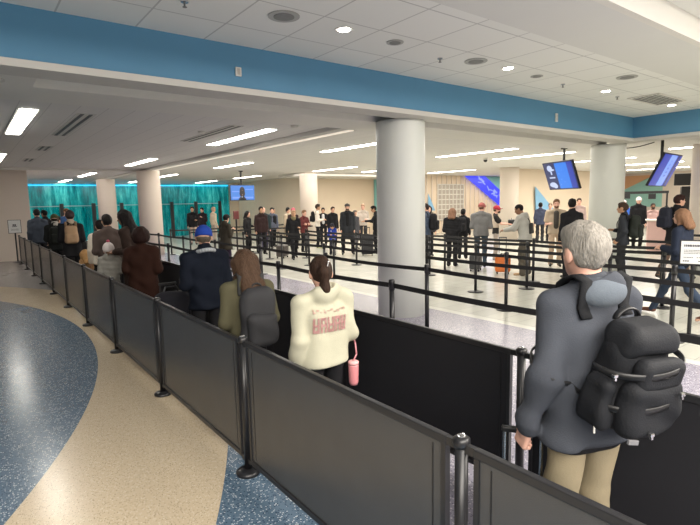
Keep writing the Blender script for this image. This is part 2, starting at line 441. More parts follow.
for k in range(-1, 10):
    y = FY+FD*(k+.5)
    lab = ('charcoal panel at the bottom right corner, nearest the camera' if k < 0 else 'charcoal barrier panel of the front row, %s full panel from the camera' % ORD[k])
    if q0 is None: q0 = barrier_panel(lab, 'panels of the front barrier', (FX, y, 0), FD, M['frame'], M['panel'])
    else: dup(q0, (FX, y, 0), label=lab)
BX, BY = 2.63, 1.75
p1 = q1 = None
for k in range(0, 11):
    lab = 'black post of the rear panel barrier, %s post counting from the camera' % ORD[k]
    if p1 is None: p1 = barrier_post(lab, 'posts of the rear barrier', (BX, BY, 0))
    else: dup(p1, (BX, BY+FD*k, 0), label=lab)
for k in range(-1, 10):
    lab = 'black panel of the rear barrier, %s panel counting from the camera' % ORD[k+1]
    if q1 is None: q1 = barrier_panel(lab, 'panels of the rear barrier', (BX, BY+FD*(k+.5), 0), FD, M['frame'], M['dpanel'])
    else: dup(q1, (BX, BY+FD*(k+.5), 0), label=lab)

# ------------------------------------------------------------------ belt stanchions
def stanchion():
    t = thing('belt_stanchion', 'x', 'stanchion')
    G().lathe([(.16, 0), (.16, .012), (.10, .026), (.04, .034)], seg=28).done('base', M['post'], t, True)
    G().cyl((0, 0, .03), (0, 0, .90), .030, seg=18).done('pole', M['post'], t, True)
    G().lathe([(.036, .88), (.036, .985), (.030, 1.0)], seg=20).done('belt_cassette', M['post'], t, True)
    return t
B_MESH = {}
def add_belt(root, length, ang=0.0, z=.93):
    key = round(length, 2)
    if key not in B_MESH:
        g = G()
        n = 6
        for i in range(n):
            a, b = i/n, (i+1)/n
            za, zb = [-.02*math.sin(math.pi*v) for v in (a, b)]
            g.poly([(-.0, .03+a*(length-.06), -.028+za), (0, .03+b*(length-.06), -.028+zb), (0, .03+b*(length-.06), .028+zb), (0, .03+a*(length-.06), .028+za)], .004, (1, 0, 0))
        o = g.done('belt', M['belt'], root); B_MESH[key] = o.data
    else:
        o = bpy.data.objects.new('belt', B_MESH[key]); COL.objects.link(o); o.parent = root
    o.location = (0, 0, z); o.rotation_euler = (0, 0, ang)
rows = [  # x, post y's
 (3.86, [-.9, 1.64, 4.29, 6.94, 9.6, 12.3, 14.9, 17.5]),
 (5.12, [-.15, 2.4, 4.95, 7.45, 10.0, 12.5, 14.9, 17.25, 19.6]),
 (6.28, [.4, 3.1, 6.75, 9.2, 12.2, 15.0]),
 (7.25, [0, 2.6, 5.15, 7.7, 10.2, 12.8, 15.3]),
 (8.25, [1.4, 3.9, 6.6, 9.2, 12.9, 15.4]),
 (9.3, [1.2, 3.5, 6.1, 8.9, 11.9, 14.7]),
 (10.15, [1.4, 3.85, 6.5, 9.15, 11.8]),
 (11.75, [1.4, 3.6, 6.1]),
 (13.9, [2.2, 4.8])]
st0 = None
for ri, (x, ys) in enumerate(rows):
    for k, y in enumerate(ys):
        lab = 'black belt stanchion, %s belt row behind the solid panels, %s post from its near end' % (ORD[ri], ORD[k])
        if st0 is None: o = st0 = stanchion(); o.location = (x, y, 0)
        else: o = dup(st0, (x, y, 0), skip=('belt',))
        o['label'] = lab; o['group'] = 'belt stanchions of the queue maze'
        if k+1 < len(ys): add_belt(o, ys[k+1]-y)
# cross belts closing the maze
def cross(x, y, length, ang, lab):
    o = dup(st0, (x, y, 0), skip=('belt',), label=lab, group='belt stanchions of the queue maze'); add_belt(o, length, ang)
cross(6.3, 17.6, 2.6, R(-90), 'black belt stanchion with a belt running right, just behind the blue cap')
cross(8.9, 17.6, 2.6, R(-90), 'black belt stanchion in the far cross row, before the standing crowd')
cross(6.3, 19.7, 2.6, R(-90), 'black stanchion of the farthest cross row beside the wide left column')
cross(8.9, 20.0, 2.6, R(-90), 'black stanchion of the farthest cross row below the television')

# ------------------------------------------------------------------ hanging screens
def screen(nm, label, ctr, yaw, tilt, wd, pole_top, draw, roll=0):
    h = wd*9/16
    t = thing(nm, label, 'screen', ctr)
    n = Vector((math.sin(yaw)*math.cos(tilt), math.cos(yaw)*math.cos(tilt), -math.sin(tilt)))
    r = Vector((-math.cos(yaw), math.sin(yaw), 0)); u = r.cross(n); u = u if u.z > 0 else -u
    rot = Matrix((r, -n, u)).transposed()          # local x right, -y out of the face, z up
    back = G().box((0, .03, 0), (wd+.05, .055, h+.05), bev=.008).box((0, .075, 0), (wd*.45, .05, h*.5)).done('housing', M['black'], t)
    face = G().box((0, 0, 0), (wd, .006, h)).done('display', draw[0], t)
    objs = [back, face]
    for nm2, m, shapes in draw[1]:
        g = G()
        for s in shapes:
            if len(s) == 4: x0, z0, x1, z1 = s; g.box((((x0+x1)/2-.5)*wd, -.004, ((z0+z1)/2-.5)*h), (abs(x1-x0)*wd, .004, abs(z1-z0)*h))
            elif len(s) == 5: cx, cz, a, b, _ = s; g.ball(((cx-.5)*wd, -.004, (cz-.5)*h), 1, (a*wd, .003, b*h), 16)
        objs.append(g.done(nm2, m, face))
    for o in objs[:2]: o.matrix_local = rot.to_4x4()
    if pole_top:
        c = Vector(ctr); top = pole_top-c.z
        p = rot @ Vector((0, .11, 0))
        G().cyl((p.x, p.y, 0), (p.x, p.y, top), .035, seg=14).cyl((p.x, p.y, top-.04), (p.x, p.y, top), .09, seg=16).done('pole', M['black'], t)
        G().box(rot @ Vector((0, .10, 0)), (.25, .06, .25), rot).done('bracket', M['black'], t)
    return t
e_dk = emit('screen_dark_blue', (.003, .014, .10), .6); e_az = emit('screen_azure', (.008, .15, .60), .75)
e_wh = emit('screen_white', (.5, .58, .8), .6); e_pl = emit('screen_pale_blue', (.16, .28, .75), .7); e_bl = emit('screen_royal_blue', (.006, .03, .33), .65)
e_sk = emit('screen_skin', (.7, .38, .28), .5); e_hr = emit('screen_dark_hair', (.02, .012, .012), .6); e_md = emit('screen_mid_blue', (.05, .20, .60), .65)
e_k = emit('screen_black', (.004, .004, .01), .5)
screen('hanging_screen', 'tilted ceiling-hung screen with white pictures and an azure panel on dark blue', (13.7, 7.98, 2.515), R(296.6), R(19.6), 1.4, 3.3,
       (e_dk, [('azure_panel', e_az, [(.40, .02, .80, .98)]), ('edge_band', e_bl, [(.8, .02, .97, .98)]),
               ('white_picture', e_wh, [(.2, .80, .09, .12, 1), (.24, .74, .12, .04, 1), (.18, .17, .12, .10, 1), (.25, .12, .08, .09, 1), (.12, .42, .32, .47), (.20, .56, .25, .68)]),
               ('small_mark', e_pl, [(.45, .15, .49, .18), (.5, .35, .54, .38), (.47, .55, .5, .6), (.6, .25, .63, .28), (.58, .7, .62, .73)])]))
screen('hanging_screen', 'blue ceiling-hung screen leaning right with a pale diagonal stripe', (13.8, 5.27, 2.50), R(174), R(25), 1.4, 3.3,
       (e_bl, [('pale_stripe', e_pl, [(.38, .0, .72, 1.0)]), ('dark_band', e_dk, [(.80, .0, .88, 1)]),
               ('glyphs', e_bl, [(.50, .30, .60, .36), (.50, .42, .60, .48), (.50, .54, .60, .60), (.50, .66, .60, .72), (.5, .78, .6, .84)])]))
screen('television', 'far television showing a dark-haired newsreader on blue', (9.54, 20.0, 2.37), R(180), R(0), 1.08, 3.3,
       (e_md, [('news_band', e_pl, [(.06, .1, .95, .22), (.05, .55, .35, .62), (.62, .7, .95, .76)]),
               ('newsreader_hair', e_hr, [(.48, .62, .11, .30, 1), (.48, .45, .12, .25, 1)]),
               ('newsreader_suit', e_k, [(.48, .13, .18, .13, 1), (.33, 0, .63, .12)]), ('newsreader_face', e_sk, [(.48, .66, .055, .15, 1), (.48, .38, .03, .12, 1)]),
               ('newsreader_collar', e_wh, [(.47, .16, .03, .12, 1)])]))

# diagonal blue sign and teal panel on the panelled wall
def wallpoly(name, pts, y, m, lab, cat, thick=.05, parent=None):
    o = G().poly([(a, y, b) for a, b in pts], thick, (0, -1, 0)).done(name, m, parent)
    if parent is None: tag(o, lab, cat)
    return o
sg = thing('diagonal_sign', 'glowing violet-blue diagonal sign stripe with white scribbles on the panelled wall', 'sign', (24.6, 20.1, 3.28))
def rel(pts, o=(24.6, 3.28)): return [(a-o[0], b-o[1]) for a, b in pts]
e_vi = emit('sign_violet_blue', (.035, .045, .75), .8); e_wv = emit('sign_soft_white', (.30, .36, .75), .6)
wallpoly('sign_body', rel([(24.0, 3.28), (25.9, 3.28), (28.0, 2.1), (28.0, 1.15)]), 0, e_vi, None, None, .06, sg)
g = G()
rr = random.Random(3)
for i in range(26):
    u = rr.random(); v = rr.uniform(-.22, .22)
    x0 = 25.2+u*2.5-24.6; z0 = 3.15-u*1.35-3.28+v*.7
    g.box((x0, -.066, z0), (rr.uniform(.12, .4), .008, rr.uniform(.04, .1)), Matrix.Rotation(rr.uniform(-.2, 1.1), 3, 'Y'))
g.done('sign_marks', e_wv, sg)
wallpoly('wall_graphic', [(25.9, 3.28), (28.0, 3.28), (28.0, 2.1)], 20.1, mat('teal_graphic', (.22, .50, .50), .5), 'pale teal triangle panel right of the glowing diagonal sign', 'wall graphic', .03)
wallpoly('wall_graphic', [(20.9, 1.3), (20.9, 2.25), (21.45, 1.3)], 20.1, mat('sky_blue_graphic', (.22, .45, .68), .5), 'light blue triangle on the panelled wall beside the front column', 'wall graphic', .03)
wallpoly('wall_graphic', [(22.6, 1.2), (22.5, 2.45), (24.5, 1.1)], 14.42, mat('sky_blue_graphic', (.22, .45, .68), .5), 'light blue triangle on the wall under the tilted screen', 'wall graphic', .03)
wallpoly('wall_graphic', [(18.9, 0), (18.9, 3.28), (19.25, 3.28), (19.25, 0)], 22.45, mat('teal_graphic', (.22, .50, .50), .5), 'narrow teal strip at the end of the middle wall by the front column', 'wall graphic', .03)
# white grid screen on the panelled wall
t = thing('grid_window', 'large white gridded window in the panelled wall', 'window', (22.85, 20.15, 0))
G().box((0, .0, 1.75), (2.3, .03, 2.1)).done('backing', mat('grid_backing', (.40, .36, .31), .4), t)
g = G()
for k in range(8): g.box((-1.12+.32*k, -.03, 1.75), (.05, .04, 2.1))
for k in range(8): g.box((0, -.03, .75+.29*k), (2.3, .04, .05))
g.done('grid', M['white'], t)
# far right: mural, counters, equipment
t = thing('mural', 'large mural of orange and teal shapes on the far right wall', 'mural', (33.98, 14.4, 0))
G().poly([(0, 1.2, 2.2), (0, 1.2, 3.15), (0, -.9, 3.15)], .02, (-1, 0, 0)).done('orange_shape', mat('mural_orange', (.70, .38, .20), .6), t)
G().poly([(0, 1.2, 1.2), (0, 1.2, 2.15), (0, -.7, 3.1), (0, -1.3, 3.1), (0, -1.3, 1.2)], .02, (-1, 0, 0)).done('teal_shape', mat('mural_teal', (.30, .56, .50), .6), t)
def desk(x, y, rz, lab):
    t = thing('service_desk', lab, 'desk', (x, y, 0), rz, 'service desks at the far right')
    G().box((0, 0, 1.06), (1.5, .7, .05), bev=.01).done('desk_top', M['white'], t)
    G().box((0, 0, .53), (1.4, .6, 1.02)).done('desk_body', mat('desk_pink', (.55, .36, .33), .5), t)
    m_ = G().box((.3, .1, 1.32), (.45, .04, .3), bev=.01).box((.3, .12, 1.14), (.05, .05, .12)).box((.3, .1, 1.09), (.22, .16, .015)).done('monitor', M['black'], t)
desk(19.0, 7.0, R(-65), 'white-topped service desk beneath the orange and teal mural')
desk(21.5, 6.1, R(-65), 'second white-topped service desk behind the man in the black coat')
def xray(x, y, lab):
    t = thing('scanner', lab, 'scanner', (x, y, 0), R(-65))
    G().box((0, 0, 1.6), (.5, .35, 1.1), bev=.03).done('cabinet', M['black'], t)
    G().box((0, 0, .5), (.6, .5, 1.1), bev=.03).done('base', M['black'], t)
    G().box((0, -.2, 2.35), (.9, .08, .35), bev=.02).done('monitor', M['black'], t)
xray(17.3, 5.9, 'tall black scanner cabinet with monitor behind the dark-coated man')
t = thing('equipment_frame', 'black overhead equipment frame above the staff heads at far right', 'equipment', (21.3, 9.0, 0), R(-65))
G().box((-.9, 0, 1.0), (.06, .06, 2.0)).box((.9, 0, 1.0), (.06, .06, 2.0)).done('upright', M['black'], t)
G().box((0, 0, 2.02), (1.9, .1, .1)).box((-.5, 0, 1.88), (.3, .15, .18)).box((.4, 0, 1.86), (.25, .15, .2)).done('crossbar', M['black'], t)

# glass partitions in front of the teal wall
gl, nt_, b_ = nodes_of('clear_glass'); b_.inputs['Transmission Weight'].default_value = 1; b_.inputs['Roughness'].default_value = .05
b_.inputs['Base Color'].default_value = (.75, .92, .9, 1); b_.inputs['IOR'].default_value = 1.1
xs_ = [1.6, 4.12, 5.64, 7.06, 9.83, 11.28, 12.81]
for i in range(1, len(xs_)):
    x_, w_ = xs_[i], xs_[i]-xs_[i-1]-.2
    gp = thing('glass_partition', 'black-posted glass partition before the teal wall, %s from the left' % ORD[i-1], 'glass partition', (x_, 30.2, 0), 0, 'glass partitions by the teal wall')
    G().box((-.1-w_/2, 0, 1.0), (w_, .02, 1.9)).done('glass_panel', gl, gp)
    G().box((0, 0, 1.05), (.18, .12, 2.1)).done('post', M['black'], gp)
    G().box((-.1-w_/2, 0, 1.97), (w_, .04, .04)).done('top_rail', mat('rail_grey', (.25, .35, .36), .4), gp)

# signs on stands
def sign_stand(label, loc, rz, w_, h_, zc, lines, pole=True):
    t = thing('sign_stand', label, 'sign', loc, rz)
    f = G().box((0, 0, zc), (w_+.03, .018, h_+.03), bev=.003).done('sign_frame', M['black'], t)
    G().box((0, -.011, zc), (w_, .004, h_)).done('sign_sheet', M['paper'], t)
    g = G()
    for x0, x1, z, th in lines:
        n = max(2, int((x1-x0)*16)); rr = random.Random(int(z*100))
        for i in range(n):
            a = x0+(x1-x0)*i/n; b = a+(x1-x0)/n*rr.uniform(.55, .85)
            g.box((((a+b)/2-.5)*w_, -.014, zc+(z-.5)*h_), ((b-a)*w_, .003, th*h_))
    g.done('sign_print', M['ink'], t)
    if not pole: G().cyl((0, .02, .0), (0, .02, zc), .014).done('pole', M['post'], t)
    if pole:
        G().lathe([(.16, 0), (.16, .012), (.1, .026), (.03, .034)], seg=24).done('base', M['post'], t)
        G().cyl((0, .02, .03), (0, .02, zc-h_/2+.05), .025).done('pole', M['post'], t)
    return t
vz = lambda x, y: -math.atan2(x, y)
sign_stand('white notice sheet with dark heading on a stanchion, right edge of the picture', (7.62, 2.52, 0), vz(7.6, 2.55), .285, .30, 1.14,
           [(.12, .85, .80, .09), (.12, .9, .60, .022), (.12, .88, .53, .022), (.12, .9, .46, .022), (.12, .5, .28, .03), (.62, .8, .28, .03), (.1, .35, .12, .05), (.7, .9, .12, .05)])
sign_stand('small white notice board on a stand by the left wall block', (1.40, 21.3, 0), vz(1.40, 21.3), .36, .44, 1.27,
           [(.35, .65, .62, .16), (.3, .7, .5, .06), (.2, .8, .3, .03), (.2, .8, .22, .03)])
sign_stand('narrow white placard on a stanchion before the man in white', (10.15, 11.8, .99), vz(10.15, 11.8), .14, .28, .29, [(.2, .8, .7, .06), (.2, .8, .5, .03), (.2, .8, .3, .03)], pole=False)
t = thing('stanchion_sign', 'slim stanchion topped by a small dark red sign box, below the television', 'sign', (7.9, 17.2, 0), 0)
G().lathe([(.16, 0), (.16, .012), (.04, .034)], seg=20).done('base', M['post'], t)
G().cyl((0, 0, .03), (0, 0, 1.35), .03).done('pole', M['post'], t)
G().box((0, 0, 1.5), (.2, .08, .3), bev=.02).done('sign_box', mat('dark_red_box', (.12, .02, .02), .5), t)
# cables under the right soffit
g = G()
pts = [Vector((13.5+.0*i, 6.3, 0)) for i in range(1)]
a, b = Vector((13.35, 6.6, 3.2)), Vector((13.9, 5.6, 3.22))
pts = [a.lerp(b, i/12)+Vector((0, 0, -.10*math.sin(math.pi*i/12))) for i in range(13)]
tag(g.tube(pts, .012, 6).done('ceiling_cable', M['black']), 'loose dark cable looping under the ceiling to the leaning screen', 'cable')

# ------------------------------------------------------------------ implicit surfaces (smooth blended bodies, cloth, bags)
V3 = lambda *a: np.array(a, float)
class Field:
    def __init__(s): s.p = []; s.noise = None
    def add(s, kind, op, k, lo, hi, fn): s.p.append((op, k, np.array(lo, float), np.array(hi, float), fn)); return s
    def cone(s, a, b, ra, rb=None, k=.03, sq=(1, 1, 1), op='u'):
        a, b = V3(*a), V3(*b); rb = ra if rb is None else rb; sq = V3(*sq); ba = (b-a)*sq; L2 = max(1e-9, ba@ba)
        def fn(X, Y, Z):
            px, py, pz = (X-a[0])*sq[0], (Y-a[1])*sq[1], (Z-a[2])*sq[2]
            t = np.clip((px*ba[0]+py*ba[1]+pz*ba[2])/L2, 0, 1)
            return np.sqrt((px-t*ba[0])**2+(py-t*ba[1])**2+(pz-t*ba[2])**2)-(ra+(rb-ra)*t)
        r = max(ra, rb)/sq.min()
        return s.add('c', op, k, np.minimum(a, b)-r, np.maximum(a, b)+r, fn)
    def ell(s, c, r, Rm=None, k=.02, op='u'):
        c, r = V3(*c), V3(*r); Rm = np.eye(3) if Rm is None else Rm; rm = r.min()
        def fn(X, Y, Z):
            x, y, z = X-c[0], Y-c[1], Z-c[2]
            q = [(Rm[0, i]*x+Rm[1, i]*y+Rm[2, i]*z)/r[i] for i in range(3)]
            n = np.sqrt(q[0]**2+q[1]**2+q[2]**2)
            g = np.sqrt((q[0]/r[0])**2+(q[1]/r[1])**2+(q[2]/r[2])**2)+1e-9
            return np.where(n > .3, n*(n-1)/g, -rm)
        e = r.max()
        return s.add('e', op, k, c-e, c+e, fn)
    def box(s, c, h, rad, Rm=None, k=.02, op='u', taper=0):
        c, h = V3(*c), V3(*h); Rm = np.eye(3) if Rm is None else Rm
        def fn(X, Y, Z):
            x, y, z = X-c[0], Y-c[1], Z-c[2]
            q = [(Rm[0, i]*x+Rm[1, i]*y+Rm[2, i]*z) for i in range(3)]
            if taper:
                f = 1-taper*np.clip((q[2]+h[2])/(2*h[2]), 0, 1)
                q[0] = q[0]/f; q[1] = q[1]/f
            q = [np.abs(q[i])-(h[i]-rad) for i in range(3)]
            o = np.sqrt(np.maximum(q[0], 0)**2+np.maximum(q[1], 0)**2+np.maximum(q[2], 0)**2)
            return o+np.minimum(np.maximum(q[0], np.maximum(q[1], q[2])), 0)-rad
        e = np.linalg.norm(h)
        return s.add('b', op, k, c-e, c+e, fn)
    def plane(s, pt, n, k=.004, op='i'):      # keeps the side behind n
        pt, n = V3(*pt), V3(*n); n = n/np.linalg.norm(n)
        return s.add('p', op, k, (-9, -9, -9), (9, 9, 9), lambda X, Y, Z: (X-pt[0])*n[0]+(Y-pt[1])*n[1]+(Z-pt[2])*n[2])
    @staticmethod
    def comb(op, k, a, b):
        if op == 'u':
            h = np.clip(.5+.5*(b-a)/k, 0, 1); return b+(a-b)*h-k*h*(1-h)
        if op == 's': b = -b
        h = np.clip(.5-.5*(b-a)/k, 0, 1); return b+(a-b)*h+k*h*(1-h)
    def at(s, P):
        P = np.asarray(P, float); d = np.full(P.shape[0], 1.0)
        for op, k, lo, hi, fn in s.p: d = s.comb(op, k, d, fn(P[:, 0], P[:, 1], P[:, 2]))
        return d
    def mesh(s, h, lo=None, hi=None):
        us = [q for q in s.p if q[0] == 'u']
        if lo is None: lo = np.min([q[2] for q in us], 0)-2.5*h
        if hi is None: hi = np.max([q[3] for q in us], 0)+2.5*h
        n = np.ceil((hi-lo)/h).astype(int)+1
        ax = [lo[i]+h*np.arange(n[i]) for i in range(3)]
        D = np.full(n, 1.0)
        for op, k, a, b, fn in s.p:
            m = k+2*h
            i0 = np.clip(np.floor((a-m-lo)/h).astype(int), 0, n-1); i1 = np.clip(np.ceil((b+m-lo)/h).astype(int)+1, 1, n)
            if (i1 <= i0).any(): continue
            sl = tuple(slice(i0[j], i1[j]) for j in range(3))
            X, Y, Z = np.meshgrid(*[ax[j][sl[j]] for j in range(3)], indexing='ij', sparse=True)
            D[sl] = s.comb(op, k, D[sl], fn(X, Y, Z))
        if s.noise is not None:
            X, Y, Z = np.meshgrid(*ax, indexing='ij', sparse=True)
            D = D+s.noise(X, Y, Z)
        for i in range(3):
            sl = [slice(None)]*3; sl[i] = 0; D[tuple(sl)] = np.maximum(D[tuple(sl)], h); sl[i] = -1; D[tuple(sl)] = np.maximum(D[tuple(sl)], h)
        return nets(D, lo, h)
def nets(D, lo, h):
    I = D < 0
    nx, ny, nz = D.shape
    C = [(i, j, k) for i in (0, 1) for j in (0, 1) for k in (0, 1)]
    def cs(A, c): return A[c[0]:nx-1+c[0], c[1]:ny-1+c[1], c[2]:nz-1+c[2]]
    cnt = sum(cs(I, c).astype(np.int8) for c in C)
    cells = np.argwhere((cnt > 0) & (cnt < 8))
    if not len(cells): return np.zeros((0, 3)), np.zeros((0, 4), int)
    idx = -np.ones((nx-1, ny-1, nz-1), int); idx[tuple(cells.T)] = np.arange(len(cells))
    vals = {c: D[cells[:, 0]+c[0], cells[:, 1]+c[1], cells[:, 2]+c[2]] for c in C}
    acc = np.zeros((len(cells), 3)); num = np.zeros(len(cells))
    for a in C:
        for ax in range(3):
            if a[ax]: continue
            b = list(a); b[ax] = 1; b = tuple(b)
            va, vb = vals[a], vals[b]; m = (va < 0) != (vb < 0)
            t = np.where(m, va/np.where(m, va-vb, 1), 0)
            p = np.tile(np.array(a, float), (len(cells), 1)); p[:, ax] += t
            acc += p*m[:, None]; num += m
    V = lo+h*(cells+acc/num[:, None])
    Q = []
    for ax in range(3):
        o = [i for i in range(3) if i != ax]
        A = I; sl0 = [slice(None)]*3; sl1 = [slice(None)]*3
        sl0[ax] = slice(0, -1); sl1[ax] = slice(1, None)
        ch = A[tuple(sl0)] != A[tuple(sl1)]
        e = np.argwhere(ch)
        ok = (e[:, o[0]] > 0) & (e[:, o[1]] > 0) & (e[:, o[0]] < D.shape[o[0]]-1) & (e[:, o[1]] < D.shape[o[1]]-1)
        e = e[ok]
        def cell(d0, d1):
            c = e.copy(); c[:, o[0]] += d0; c[:, o[1]] += d1; return idx[tuple(c.T)]
        q = np.stack([cell(-1, -1), cell(0, -1), cell(0, 0), cell(-1, 0)], 1)
        ins = A[tuple(e.T)]
        flip = ins if ax != 1 else ~ins
        q[~flip] = q[~flip][:, ::-1]
        Q.append(q)
    return V, np.concatenate(Q)
def to_mesh(name, V, Q, m, parent=None, off=None):
    if off is not None: V = V-np.array(off)
    me = bpy.data.meshes.new(name)
    me.vertices.add(len(V)); me.vertices.foreach_set('co', V.astype(np.float32).ravel())
    me.loops.add(len(Q)*4); me.loops.foreach_set('vertex_index', Q.astype(np.int32).ravel())
    me.polygons.add(len(Q)); me.polygons.foreach_set('loop_start', np.arange(len(Q), dtype=np.int32)*4)
    me.polygons.foreach_set('use_smooth', np.ones(len(Q), bool))
    me.update(calc_edges=True); me.validate()
    return link(name, me, m, parent)
def folds(amp, fz=26, seed=0, fx=14):
    amp *= 1.5; fz *= .8
    r = np.random.RandomState(seed); a, b, c, d = r.uniform(0, 6, 4)
    def fn(X, Y, Z):
        w_ = np.sin(9*X+5*Z+a)+np.sin(11*Y-4*Z+b)
        return amp*(np.sin(fz*Z+2.2*w_+6*X+c)*.6+np.sin(fx*X+fx*.8*Y+1.5*w_+d)*.4)
    return fn
def fuzz(amp, f=90, seed=0):
    r = np.random.RandomState(seed); a = r.uniform(0, 6, 3)
    return lambda X, Y, Z: amp*(np.sin(f*X+a[0]+2*np.sin(13*Z))*np.sin(f*Y+a[1])+.6*np.sin(f*.35*Z+3*np.sin(30*X+a[2])))

# hand templates (left hand: x thumb side, y palm side, z along the fingers)
def hand_template(curl, h):
    f = Field()
    f.box((0, 0, .045), (.040, .014, .050), .013, k=.01)
    f.cone((0, 0, -.02), (0, 0, .02), .026, .028, k=.015, sq=(1, 1.35, 1))
    for i, (x, l) in enumerate([(.030, .070), (.010, .079), (-.010, .074), (-.029, .058)]):
        p = np.array([x, 0, .088]); a = 0
        for j, seg in enumerate((.44, .31, .25)):
            a += R(curl[j]+(i*3))
            q = p+np.array([x*.08, math.sin(a), math.cos(a)])*l*seg
            f.cone(p, q, .0088-.0012*j, .0080-.0012*j, k=.004); p = q
    f.cone((.022, .002, .012), (.050, .014, .050), .0135, .0105, k=.01)
    f.cone((.050, .014, .050), (.052-.012*(curl[0] > 40), .026+.012*(curl[0] > 40), .082), .0105, .0080, k=.004)
    return f.mesh(h)
HANDS = {}
def hand(kind, h):
    if (kind, h) not in HANDS: HANDS[(kind, h)] = hand_template(dict(relax=(16, 28, 20), grip=(72, 78, 45), flat=(5, 8, 5))[kind], h)
    return HANDS[(kind, h)]

ARM = dict(   # elbow, wrist offsets from the shoulder (x outward), fraction of height; hand kind
 down=((.020, -.012, -.165), (.026, .030, -.312), 'relax'), bent=((.022, -.012, -.165), (-.010, .120, -.150), 'relax'),
 phone=((.018, .015, -.165), (-.055, .125, -.070), 'grip'), cross=((.030, .035, -.155), (-.120, .105, -.135), 'relax'),
 forward=((.012, .095, -.125), (-.01, .235, -.13), 'relax'), hip=((.085, -.035, -.145), (.022, .035, -.215), 'relax'),
 pocket=((.055, -.045, -.155), (.020, .045, -.265), 'grip'), strap=((.050, .000, -.160), (-.035, .100, -.045), 'grip'),
 pull=((.030, -.050, -.160), (.030, -.070, -.310), 'grip'), handle=((.036, -.012, -.168), (.048, .040, -.322), 'grip'),
 up=((.05, .05, -.10), (-.02, .11, .04), 'relax'))
EYE = {}
def eye_mesh():
    if 'm' not in EYE:
        me = G().ball((0, 0, 0), 1, seg=12).done('eye', None, None, True); EYE['m'] = me.data; bpy.data.objects.remove(me)
        EYE['m'].materials.append(mat('eye_dark', (.03, .02, .015), .2))
    return EYE['m']

